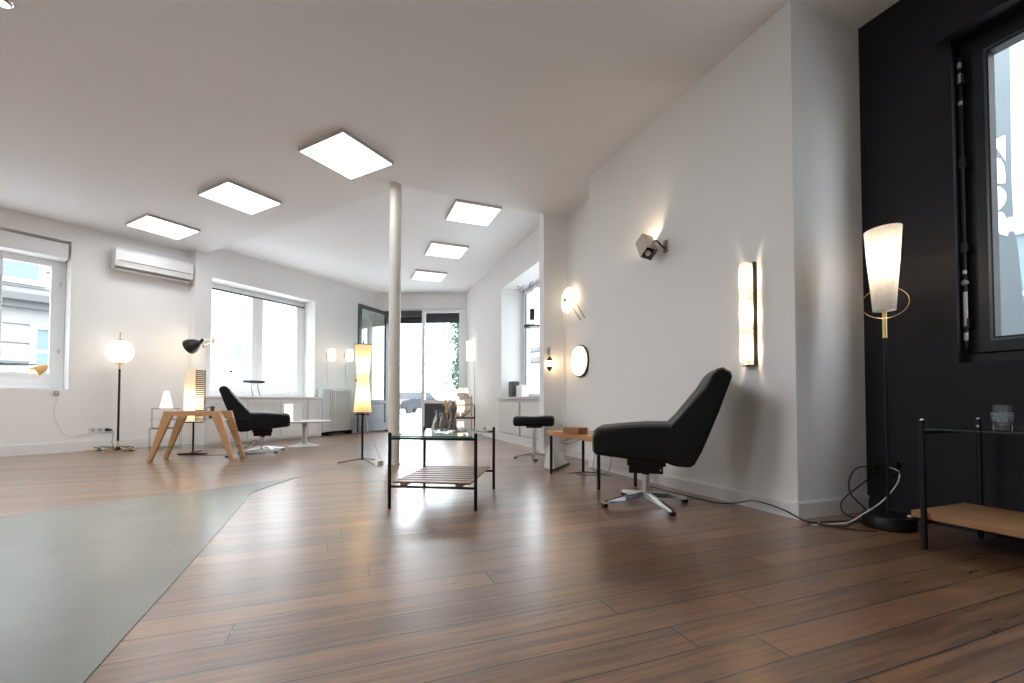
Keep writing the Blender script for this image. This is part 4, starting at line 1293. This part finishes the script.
# sockets on the left wall
t = thing('wall_socket', 'white triple wall socket with a black plug by the globe lamp', 'socket', M=F_left)
bm = BM(); box(bm, 0.80, 1.02, -0.012, 0.0, 0.235, 0.315); obj('plate', bm, M_plastic, t, bevel=0.002)
for x in (0.84, 0.91, 0.98):
    bm = BM(); cyl(bm, (x, -0.0125, 0.275), (x, -0.0145, 0.275), 0.022); obj('socket_ring', bm, mat('socket_grey', (0.45, 0.45, 0.45), 0.5), t)
bm = BM(); cyl(bm, (0.98, -0.014, 0.275), (0.98, -0.06, 0.275), 0.018); cyl(bm, (0.98, -0.05, 0.275), (1.02, -0.075, 0.272), 0.013); obj('plug', bm, M_darkmetal, t)
a = F_left @ Vector((1.02, -.08, .272))
cable('power_cable', 'black cable dropping from the triple wall socket to the globe lamp', [a, (a.x + .03, a.y - .01, .22), (a.x + .06, a.y - .06, .10), (-5.37, 5.95, .03)], 0.0035)
t = thing('wall_socket', 'small white socket on the left wall behind the striped lamp', 'socket', M=F_left)
bm = BM(); box(bm, 1.72, 1.80, -0.012, 0, 0.20, 0.28); obj('plate', bm, M_plastic, t, bevel=0.002)
bm = BM(); cyl(bm, (1.76, -0.012, 0.24), (1.76, -0.015, 0.24), 0.022); obj('socket_ring', bm, mat('socket_grey', (0.45, 0.45, 0.45), 0.5), t)

# desk lamp in front of window 1
t = thing('desk_lamp', 'swing-arm lamp with a small orange wooden cone head in front of the left window', 'lamp', M=F_left @ Matrix.Translation((0, 0, 0)))
bm = BM()
p0, p1 = Vector((-0.55, 0.12, 1.115)), Vector((0.30, -0.04, 1.075))
fr = frame(p0, p1 - p0)
L_ = (p1 - p0).length
prism(bm, [(0, -.045), (L_, -.004), (L_, .016), (0, .020)], -.01, .01, fr)
obj('arm', bm, mat('steel_blue', (0.22, 0.28, 0.33), 0.4, 0.2), t, bevel=0.003)
bm = BM(); cyl(bm, (-0.55, 0.12, 0.826), (-0.55, 0.12, 1.12), 0.012); lathe(bm, [(0.0, 0), (0.11, 0), (0.11, .015), (0.0, .02)], (-0.55, 0.12, 0.827)); obj('post', bm, mat('steel_blue', (0.22, 0.28, 0.33), 0.4, 0.2), t)
h0, h1 = Vector((0.385, -0.045, 1.105)), Vector((0.27, -0.07, 1.02))
fr = frame(h0, (0, 1, 0), h1 - h0)
bm = BM(); lathe(bm, [(0.0, -.012), (0.018, -.012), (0.028, 0.0), (0.048, .05), (0.06, .10), (0.062, .135), (0.058, .135), (0.045, .05), (0.0, .02)], seg=28, M=fr, cap=False)
obj('head', bm, wood('orange_wood', (0.75, 0.36, 0.10), (0.85, 0.48, 0.18), 0.4, 2), t, smooth=True)
bm = BM(); sphere(bm, fr @ Vector((0, 0, .11)), 0.034, 14); obj('bulb', bm, glow('bulb_glow', (1.0, 0.8, 0.55), 3.0), t, smooth=True)
bm = BM(); cyl(bm, (0.30, -0.04, 1.08), (0.345, -0.045, 1.09), 0.006); obj('joint', bm, M_brass, t)
c_ = cable('window_cable', 'thin white cable hanging from the sill and along the foot of the left wall', [(0.49, -.006, .80), (0.49, -.012, .66), (0.47, -.012, .52), (0.50, -.012, .38), (0.55, -.012, .27), (0.63, -.012, .20), (0.78, -.012, .235)], 0.003, M_wcable)
c_.matrix_world = F_left
t = thing('cable_switch', 'small grey inline switch just under the left window sill', 'switch', M=F_left)
bm = BM(); box(bm, 0.46, 0.51, -0.022, 0.0, 0.745, 0.80); obj('housing', bm, mat('switch_grey', (0.42, 0.40, 0.37), 0.5), t, bevel=0.005)
bm = BM(); box(bm, 0.475, 0.495, -0.026, -0.0225, 0.765, 0.78); obj('rocker', bm, M_plastic, t)

# wire table with the small cone lamp
t = thing('wire_table', 'thin grey wire side table in two tiers by the left wall', 'table', (-4.87, 6.13, 0), R(42))
M_wire = mat('grey_wire', (0.20, 0.21, 0.22), 0.4, 0.6)
def wire_cube(x0, x1, y0, y1, z0, z1, nm):
    bm = BM(); r = 0.003
    for x in (x0, x1):
        for y in (y0, y1):
            cyl(bm, (x, y, z0), (x, y, z1), r, seg=6)
    for z in (z0 + r, z1 - r):
        for x in (x0, x1):
            cyl(bm, (x, y0, z), (x, y1, z), r, seg=6)
        for y in (y0, y1):
            cyl(bm, (x0, y, z), (x1, y, z), r, seg=6)
    obj(nm, bm, M_wire, t)
wire_cube(-.14, .20, -.12, .12, 0.0, 0.29, 'lower_frame')
wire_cube(-.12, .17, -.12, .12, 0.29, 0.565, 'upper_frame')
bm = BM(); box(bm, -.11, .16, -.11, .11, 0.565, 0.570); obj('top', bm, M_tglass, t)
bm = BM(); box(bm, -.13, .19, -.11, .11, 0.284, 0.289); box(bm, -.13, .19, -.11, .11, 0.009, 0.013); obj('shelf', bm, M_tglass, t)
tl = thing('table_lamp', 'small glowing white cone lamp on the thin wire table', 'lamp', (-4.88, 6.20, 0.5705), R(42))
bm = BM(); lathe(bm, [(0.075, 0.0), (0.028, 0.235), (0.0, 0.238)], seg=32); obj('shade', bm, glow('cone_glow', (1.0, 0.90, 0.74), 1.0), tl, smooth=True)
bm = BM(); lathe(bm, [(0.0, 0.0005), (0.060, 0.0005), (0.060, 0.006), (0.0, 0.007)], seg=24); obj('base', bm, M_plastic, tl)

# trestle table
t = thing('trestle_table', 'oak trestle table with four splayed tapered legs and glass shelves', 'table', (-3.58, 4.99, 0), R(11))
Mi = t.matrix_basis.inverted() if False else (Matrix.Translation((-3.58, 4.99, 0)) @ Matrix.Rotation(R(11), 4, 'Z')).inverted()
# two frames in planes parallel to local x
def trestle(y, off):
    for sg, f0, f1, g0, g1 in ((-1, -.425, -.392, -.275, -.195), (1, .425, .392, .275, .195)):
        bm = BM(); prism(bm, [(f0 + off, 0), (f1 + off, 0), (g1 + off, .50), (g1 + off, .555), (g0 + off, .555)] if sg < 0 else [(f1 + off, 0), (f0 + off, 0), (g0 + off, .555), (g1 + off, .555), (g1 + off, .50)], y - .019, y + .019)
        obj('leg', bm, M_oak, t, bevel=0.004)
    bm = BM(); box(bm, -.195 + off, .195 + off, y - .018, y + .018, .505, .555); obj('top_rail', bm, M_oak, t, bevel=0.003)
trestle(-.155, 0.03); trestle(.165, .02)
for z, x0, x1 in ((0.462, -.40, .52), (0.150, -.45, .50)):
    bm = BM()
    box(bm, x0, x1, -.134, .134, z, z + .008); obj('glass_shelf', bm, M_tglass, t)
for sx in (-1, 1):
    for z in (0.455, 0.143):
        x = sx * (.285 + (.46 - z) * .14)
        bm = BM(); cyl(bm, (x, -.137, z), (x, .137, z), 0.006, seg=8); obj('shelf_pin', bm, M_chrome, t)
tp = thing('small_jug', 'small black jug with a handle standing on the glass shelf of the oak trestle table', 'jug', (-3.43, 5.03, 0.4705), R(200))
bm = BM(); lathe(bm, [(0.0, 0), (0.030, 0), (0.034, .01), (0.030, .06), (0.020, .10), (0.024, .135), (0.018, .137), (0.0, .12)], seg=24); obj('body', bm, M_darkblue, tp, smooth=True)
bm = BM(); tube(bm, smooth_curve([(0.022, 0, .12), (0.055, 0, .118), (0.058, 0, .07), (0.030, 0, .045)]), 0.004, 8); obj('handle', bm, M_darkmetal, tp, smooth=True)

# striped cylinder floor lamp
t = thing('floor_lamp', 'cylinder floor lamp, half cream and half dark slats, on a black cross foot', 'floor lamp', (-3.985, 5.50, 0))
bm = BM(); cyl(bm, (0, 0, 0.012), (0, 0, 0.405), 0.011, seg=14); obj('pole', bm, M_darkmetal, t, smooth=True)
for a in (10, 100):
    bm = BM(); box(bm, -.165, .165, -.022, .022, 0.0, 0.018, Matrix.Rotation(R(a), 4, 'Z') @ Matrix.Translation((0, 0, 0 if a < 50 else .0185))); obj('foot_bar', bm, M_darkmetal, t, bevel=0.003)
bm = BM(); lathe(bm, [(0, .398), (0.115, .398), (0.115, .410), (0, .410)], seg=36); obj('tray', bm, M_darkmetal, t)
M_cyl = shade('cream_shade', (0.97, 0.88, 0.74), 0.02, 0.7, 5)
bm = BM(); seg = 40
for i in range(6):
    pass
lathe(bm, [(0.098, 0.415), (0.098, 1.062)], seg=48, cap=False); obj('lamp_shade', bm, M_cyl, t, smooth=True)
bm = BM()
a0 = math.atan2(-5.5, 3.985)   # direction from the lamp to the camera
for i in range(26):
    z = 0.425 + i * 0.0245
    r0, r1 = 0.101, 0.114
    rows = []
    for k in range(19):
        a = a0 + R(8) + R(165) * k / 18
        rows.append([bm.verts.new((r * cos(a), r * sin(a), zz)) for r, zz in ((r0, z), (r1, z), (r1, z + .014), (r0, z + .014))])
    for A, B in zip(rows, rows[1:]):
        for j in range(4):
            bm.faces.new((A[j], A[(j + 1) % 4], B[(j + 1) % 4], B[j]))
    bm.faces.new(rows[0]); bm.faces.new(rows[-1][::-1])
for a in (a0 + R(9), a0 + R(90), a0 + R(172)):
    tube(bm, [(0.1155 * cos(a), 0.1155 * sin(a), .412), (0.1155 * cos(a), 0.1155 * sin(a), 1.06)], 0.003, 6)
obj('slat_screen', bm, mat('dark_slats', (0.08, 0.065, 0.055), 0.5), t, label='dark slatted half screen')
point('bulb_light', (0, 0, 0.64), 2.6, WARM2, t, 0.03)
cable('lamp_cable', 'thin dark cable trailing over the floor from the striped lamp to the oak table', [(-3.95, 5.45, .006), (-3.80, 5.35, .006), (-3.55, 5.45, .006), (-3.45, 5.62, .02), (-3.35, 5.52, .006), (-3.2, 5.5, .006)], 0.003)
t = thing('cable_switch', 'small black switch on the floor between the oak table and the lounge chair', 'switch', (-3.36, 5.22, 0), R(20))
bm = BM(); box(bm, -.035, .035, -.012, .012, 0, .018); obj('housing', bm, M_darkmetal, t, bevel=0.005)
bm = BM(); box(bm, -.01, .01, -.006, .006, .0182, .021); obj('rocker', bm, M_darkmetal, t)
cable('floor_cable', 'black cable looping up beside the foot of the far lounge chair', [(-3.70, 5.95, .006), (-3.60, 5.98, .05), (-3.52, 6.0, .13), (-3.48, 6.0, .10), (-3.56, 5.95, .02), (-3.64, 5.85, .006), (-3.45, 5.70, .006), (-3.32, 5.56, .006), (-3.15, 5.62, .006)], 0.0035)

# black cone wall lamp at the pier edge
t = thing('cone_wall_lamp', 'black cone-headed wall lamp on thin brass arms left of the wide window', 'wall lamp', M=F_alc)
hc = Vector((-0.50, -0.27, 1.51))
ax = Vector((-0.36, 0.90, -0.42)).normalized()
fr = frame(hc - ax * 0.09, (0, 1, 0), ax)
bm = BM(); lathe(bm, [(0.0, -.002), (0.020, 0), (0.045, .03), (0.082, .09), (0.108, .15), (0.112, .19), (0.107, .19), (0.078, .09), (0.04, .03), (0.0, .02)], seg=32, M=fr, cap=False)
obj('head', bm, mat('black_lacquer', (0.012, 0.014, 0.014), 0.3), t, smooth=True)
tip = fr @ Vector((0, 0, -.02))
bm = BM()
cyl(bm, tip - Vector((.015, 0, .03)), tip + Vector((.02, 0, .03)), 0.02); cyl(bm, fr @ Vector((0, 0, -.04)), fr @ Vector((0, 0, .01)), 0.014)
obj('swivel', bm, M_darkmetal, t)
bm = BM()
e = Vector((-0.11, -0.01, 1.63))
cyl(bm, tip + Vector((0, 0, .03)), e + Vector((0, 0, .02)), 0.004, seg=8); cyl(bm, tip + Vector((0.03, 0, -.06)), e + Vector((0, 0, -.02)), 0.004, seg=8)
cyl(bm, tip, tip + Vector((0.03, 0, -.07)), 0.007, seg=8); sphere(bm, tip + Vector((0.035, 0, -.075)), 0.018, 12)
box(bm, e.x - .018, e.x + .012, -0.03, 0.0, e.z - .045, e.z + .045)
obj('arm', bm, M_brass, t)
lp = point('bulb_light', tuple(fr @ Vector((0, 0, .17))), 2.0, WARM2, t, 0.03)
bm = BM(); sphere(bm, fr @ Vector((0, 0, .10)), 0.032, 14); obj('bulb', bm, glow('bulb_glow', (1.0, 0.8, 0.55), 3.0), t, smooth=True)
c_ = cable('lamp_cable', 'thin white cable hanging down the pier below the cone lamp', [(-0.20, -.006, 1.55), (-0.21, -.008, 1.2), (-0.205, -.008, 0.9), (-0.22, -.008, 0.5), (-0.22, -.02, 0.12)], 0.0025, M_wcable)
c_.matrix_world = F_alc

# long white cabinet under the wide window
F_cab = frame((-4.19, 6.97, 0), (sin(R(28)), cos(R(28)), 0))
t = thing('long_cabinet', 'long low white panelled cabinet under the wide window', 'cabinet', M=F_cab)
bm = BM(); box(bm, -0.62, 1.385, 0.012, 0.44, 0.03, 0.715); obj('body', bm, M_cab, t)
bm = BM(); box(bm, -0.64, 1.40, -0.012, 0.45, 0.717, 0.748); obj('top', bm, M_trim, t, bevel=0.004)
bm = BM(); box(bm, -0.62, 1.385, 0.03, 0.43, 0.0, 0.03); obj('plinth', bm, mat('plinth_grey', (0.55, 0.54, 0.52), 0.6), t)
for a, b in ((-0.58, -0.04), (0.0, 0.52), (0.57, 1.06), (1.10, 1.36)):
    bm = BM()
    box(bm, a, b, 0.0, 0.012, 0.06, 0.12); box(bm, a, b, 0.0, 0.012, 0.62, 0.685); box(bm, a, a + .055, 0.0, 0.012, 0.12, 0.62); box(bm, b - .055, b, 0.0, 0.012, 0.12, 0.62)
    box(bm, a + .055, b - .055, 0.006, 0.012, .12, .62)
    obj('door', bm, M_cab, t, bevel=0.003)
# black lamp standing on the cabinet
t = thing('table_lamp', 'black bar-headed desk lamp on two thin legs on the long white cabinet', 'lamp', M=F_cab @ Matrix.Translation((0.16, 0.12, 0.748)))
bm = BM(); box(bm, -0.17, 0.18, -.03, .03, 0.215, 0.262); obj('head', bm, M_darkblue, t, bevel=0.012, seg=3)
bm = BM(); tube(bm, smooth_curve([(-.03, 0, .218), (-.035, 0, .12), (-.005, 0, .004)]), 0.005, 8); tube(bm, smooth_curve([(.07, 0, .218), (.075, 0, .12), (.11, 0, .004)]), 0.005, 8); obj('leg', bm, M_darkmetal, t, smooth=True)
bm = BM(); lathe(bm, [(0, 0), (0.075, 0), (0.075, 0.005), (0, 0.006)], (0.05, 0, 0), 28); obj('base', bm, M_plastic, t)
t = thing('bulb_lamp', 'small dark knob on a thin white stem in front of the wide window', 'lamp', M=F_cab @ Matrix.Translation((-0.20, 0.12, 0.748)))
bm = BM(); sphere(bm, (0, 0, .385), 0.022, 16); obj('knob', bm, M_darkmetal, t, smooth=True)
bm = BM(); cyl(bm, (0, 0, .004), (0, 0, .37), 0.003, seg=8); lathe(bm, [(0, 0), (0.05, 0), (0.05, 0.005), (0, 0.006)], seg=24); obj('stand', bm, M_plastic, t)

# tulip table with cube lamp
t = thing('tulip_table', 'round white pedestal table in front of the long cabinet', 'table', (-3.10, 6.57, 0))
bm = BM(); lathe(bm, [(0, .352), (0.32, .356), (0.367, .364), (0.374, .372), (0.367, .378), (0, .378)], seg=56); obj('top', bm, M_plastic, t, smooth=True)
bm = BM(); lathe(bm, [(0, 0), (0.215, 0), (0.22, .006), (0.16, .018), (0.09, .036), (0.045, .062), (0.028, .11), (0.024, .18), (0.028, .27), (0.042, .325), (0.06, .352), (0, .352)], seg=44); obj('pedestal', bm, M_plastic, t, smooth=True)
t = thing('cube_lamp', 'square white cube lamp with one glowing face on the white pedestal table', 'lamp', (-3.25, 6.51, 0.3785), R(28))
bm = BM(); box(bm, -.115, .115, -.11, .11, .008, .245); obj('body', bm, mat('milk_white', (0.74, 0.73, 0.71), 0.3), t, bevel=0.006)
bm = BM(); box(bm, -.112, -.0, -.1125, -.1105, .0, .248); obj('lit_face', bm, glow('cube_glow', (1, 0.96, 0.88), 0.95), t)
bm = BM(); box(bm, -.10, .10, -.095, .095, 0, .0075); obj('base', bm, M_plastic, t)

# radiator
F_rad = frame((-3.605, 8.69, 0), (sin(R(28)), cos(R(28)), 0))
t = thing('radiator', 'white column radiator on feet against the far left wall', 'radiator', M=F_rad)
for i in range(11):
    x = 0.05 + i * 0.048
    bm = BM(); 
    for y in (0.03, 0.13):
        cyl(bm, (x, y, 0.10), (x, y, 0.90), 0.019, seg=10)
    box(bm, x - .0165, x + .0165, 0.02, 0.14, 0.09, 0.91)
    for z in (0.10, 0.90):
        tube(bm, [(x, 0.01, z), (x, 0.15, z)], 0.026, 10)
    obj('fin', bm, mat('radiator_white', (0.76, 0.75, 0.72), 0.4), t)
bm = BM(); box(bm, -0.16, 0.02, 0.01, 0.15, 0.06, 0.92); obj('control_end', bm, mat('pale_blue_white', (0.66, 0.71, 0.74), 0.35), t, bevel=0.012, seg=3)
bm = BM()
for x in (-.08, .49):
    box(bm, x, x + .05, -.04, .20, 0.0, 0.075)
box(bm, -.1, .56, .05, .11, .03, .075)
obj('foot', bm, M_darkmetal, t, bevel=0.004)
bm = BM(); tube(bm, smooth_curve([(-.15, .06, .80), (-.25, .06, .88), (-.21, .06, .915), (-.16, .06, .86)]), 0.006, 8); obj('cord', bm, mat('grey_cable', (0.25, 0.27, 0.3), 0.5), t)

# two lit sconces
def sconce(label, s, z, M=None):
    t = thing('opal_sconce', label, 'wall lamp', M=F_alc @ Matrix.Translation((s, 0, z)), group='opal wall sconces')
    bm = BM(); box(bm, -.045, .045, -.03, 0, -.06, .06); obj('back_plate', bm, M_chrome, t, bevel=0.004)
    bm = BM(); cyl(bm, (0, -.03, 0), (0, -.06, 0), .012); obj('stem', bm, M_brass, t)
    bm = BM(); lathe(bm, [(0.0, -.125), (0.05, -.12), (0.068, -.08), (0.062, 0), (0.068, .08), (0.05, .12), (0.0, .125)], (0, -.115, 0), 28, cap=False); obj('opal_shade', bm, glow('sconce_glow', (1.0, 0.90, 0.76), 1.1), t, smooth=True)
    point('sconce_light', (0, -.22, 0), 1.0, WARM2, t, 0.03)
    bm = BM(); tube(bm, smooth_curve([(0, -.006, -.06), (-.02, -.006, -.3), (.01, -.006, -.6)]), .003, 6); obj('cord', bm, M_wcable, t)
    return t
S1 = sconce('glowing opal wall sconce nearer the wide window', 2.06, 1.60)
dup(S1, 'glowing opal wall sconce nearer the open door', M=F_alc @ Matrix.Translation((2.52, 0, 1.64)))

# hourglass paper floor lamp
t = thing('floor_lamp', 'hourglass cream fabric floor lamp glowing left of the column', 'floor lamp', (-1.625, 4.78, 0))
M_hour = shade('hourglass_shade', (0.99, 0.86, 0.60), 0.02, 0.72, 6)
bm = BM(); rings = []
n = 24
for i in range(n + 1):
    f_ = i / n
    z = 0.548 + (1.278 - 0.548) * f_
    u = abs(f_ - 0.52) / 0.52
    r = 0.061 + 0.034 * min(1, u) ** 1.4
    # square section with rounded corners
    ring = []
    for k in range(32):
        a = 2 * pi * k / 32
        c, s_ = cos(a), sin(a)
        q = (abs(c) ** 6 + abs(s_) ** 6) ** (-1 / 6)
        q = 1 + (q - 1) * .8
        ring.append(bm.verts.new((r * c * q, r * s_ * q, z)))
    rings.append(ring)
for A, B in zip(rings, rings[1:]):
    for k in range(32):
        bm.faces.new((A[k], A[(k + 1) % 32], B[(k + 1) % 32], B[k]))
o = obj('lamp_shade', bm, M_hour, t, smooth=True)
o.rotation_euler = (0, 0, R(18))
bm = BM()
for z, rr in ((0.545, 0.093), (1.279, 0.091)):
    pts = []
    for k in range(32):
        a = 2 * pi * k / 32
        q = 1 + ((abs(cos(a)) ** 6 + abs(sin(a)) ** 6) ** (-1 / 6) - 1) * .8
        pts.append((rr * q * cos(a + R(18)), rr * q * sin(a + R(18)), z))
    tube(bm, pts, 0.004, 6, closed=True)
    cyl(bm, (-.09, 0, z), (.09, 0, z), 0.003, seg=6)
obj('wire_rim', bm, M_darkmetal, t)
bm = BM(); cyl(bm, (0, 0, 1.262), (0, 0, 1.325), 0.006); obj('finial', bm, M_darkmetal, t)
bm = BM(); cyl(bm, (0, 0, 0.03), (0, 0, 0.56), 0.0115, seg=14); box(bm, -.075, .075, -.02, .02, 0.515, 0.53); obj('pole', bm, M_darkmetal, t, smooth=True)
for a in (196, 316, 76):
    bm = BM(); tube(bm, [(0, 0, .045), (0.25 * cos(R(a)), 0.25 * sin(R(a)), 0.006)], 0.0055, 8); obj('leg', bm, M_darkmetal, t)
point('bulb_light', (0, 0, 1.06), 1.5, (1.0, 0.70, 0.42), t, 0.025)
point('bulb_light', (0, 0, 0.74), 1.5, (1.0, 0.70, 0.42), t, 0.025)
cable('lamp_cable', 'cable running from the hourglass lamp down to a small white box on the floor', [(-1.585, 4.76, .54), (-1.56, 4.75, .42), (-1.55, 4.74, .33), (-1.48, 4.72, .22), (-1.41, 4.69, .08), (-1.385, 4.67, .05)], 0.003, mat('beige_cable', (0.45, 0.42, 0.37), 0.5))
t = thing('switch_box', 'small white dimmer box on the floor at the foot of the column', 'switch', (-1.385, 4.64, 0), R(15))
bm = BM(); box(bm, -.03, .03, -.02, .02, 0.0, .045); obj('housing', bm, M_plastic, t, bevel=0.006)
bm = BM(); cyl(bm, (0, -.0205, .025), (0, -.026, .025), .01); obj('dial', bm, M_chrome, t)
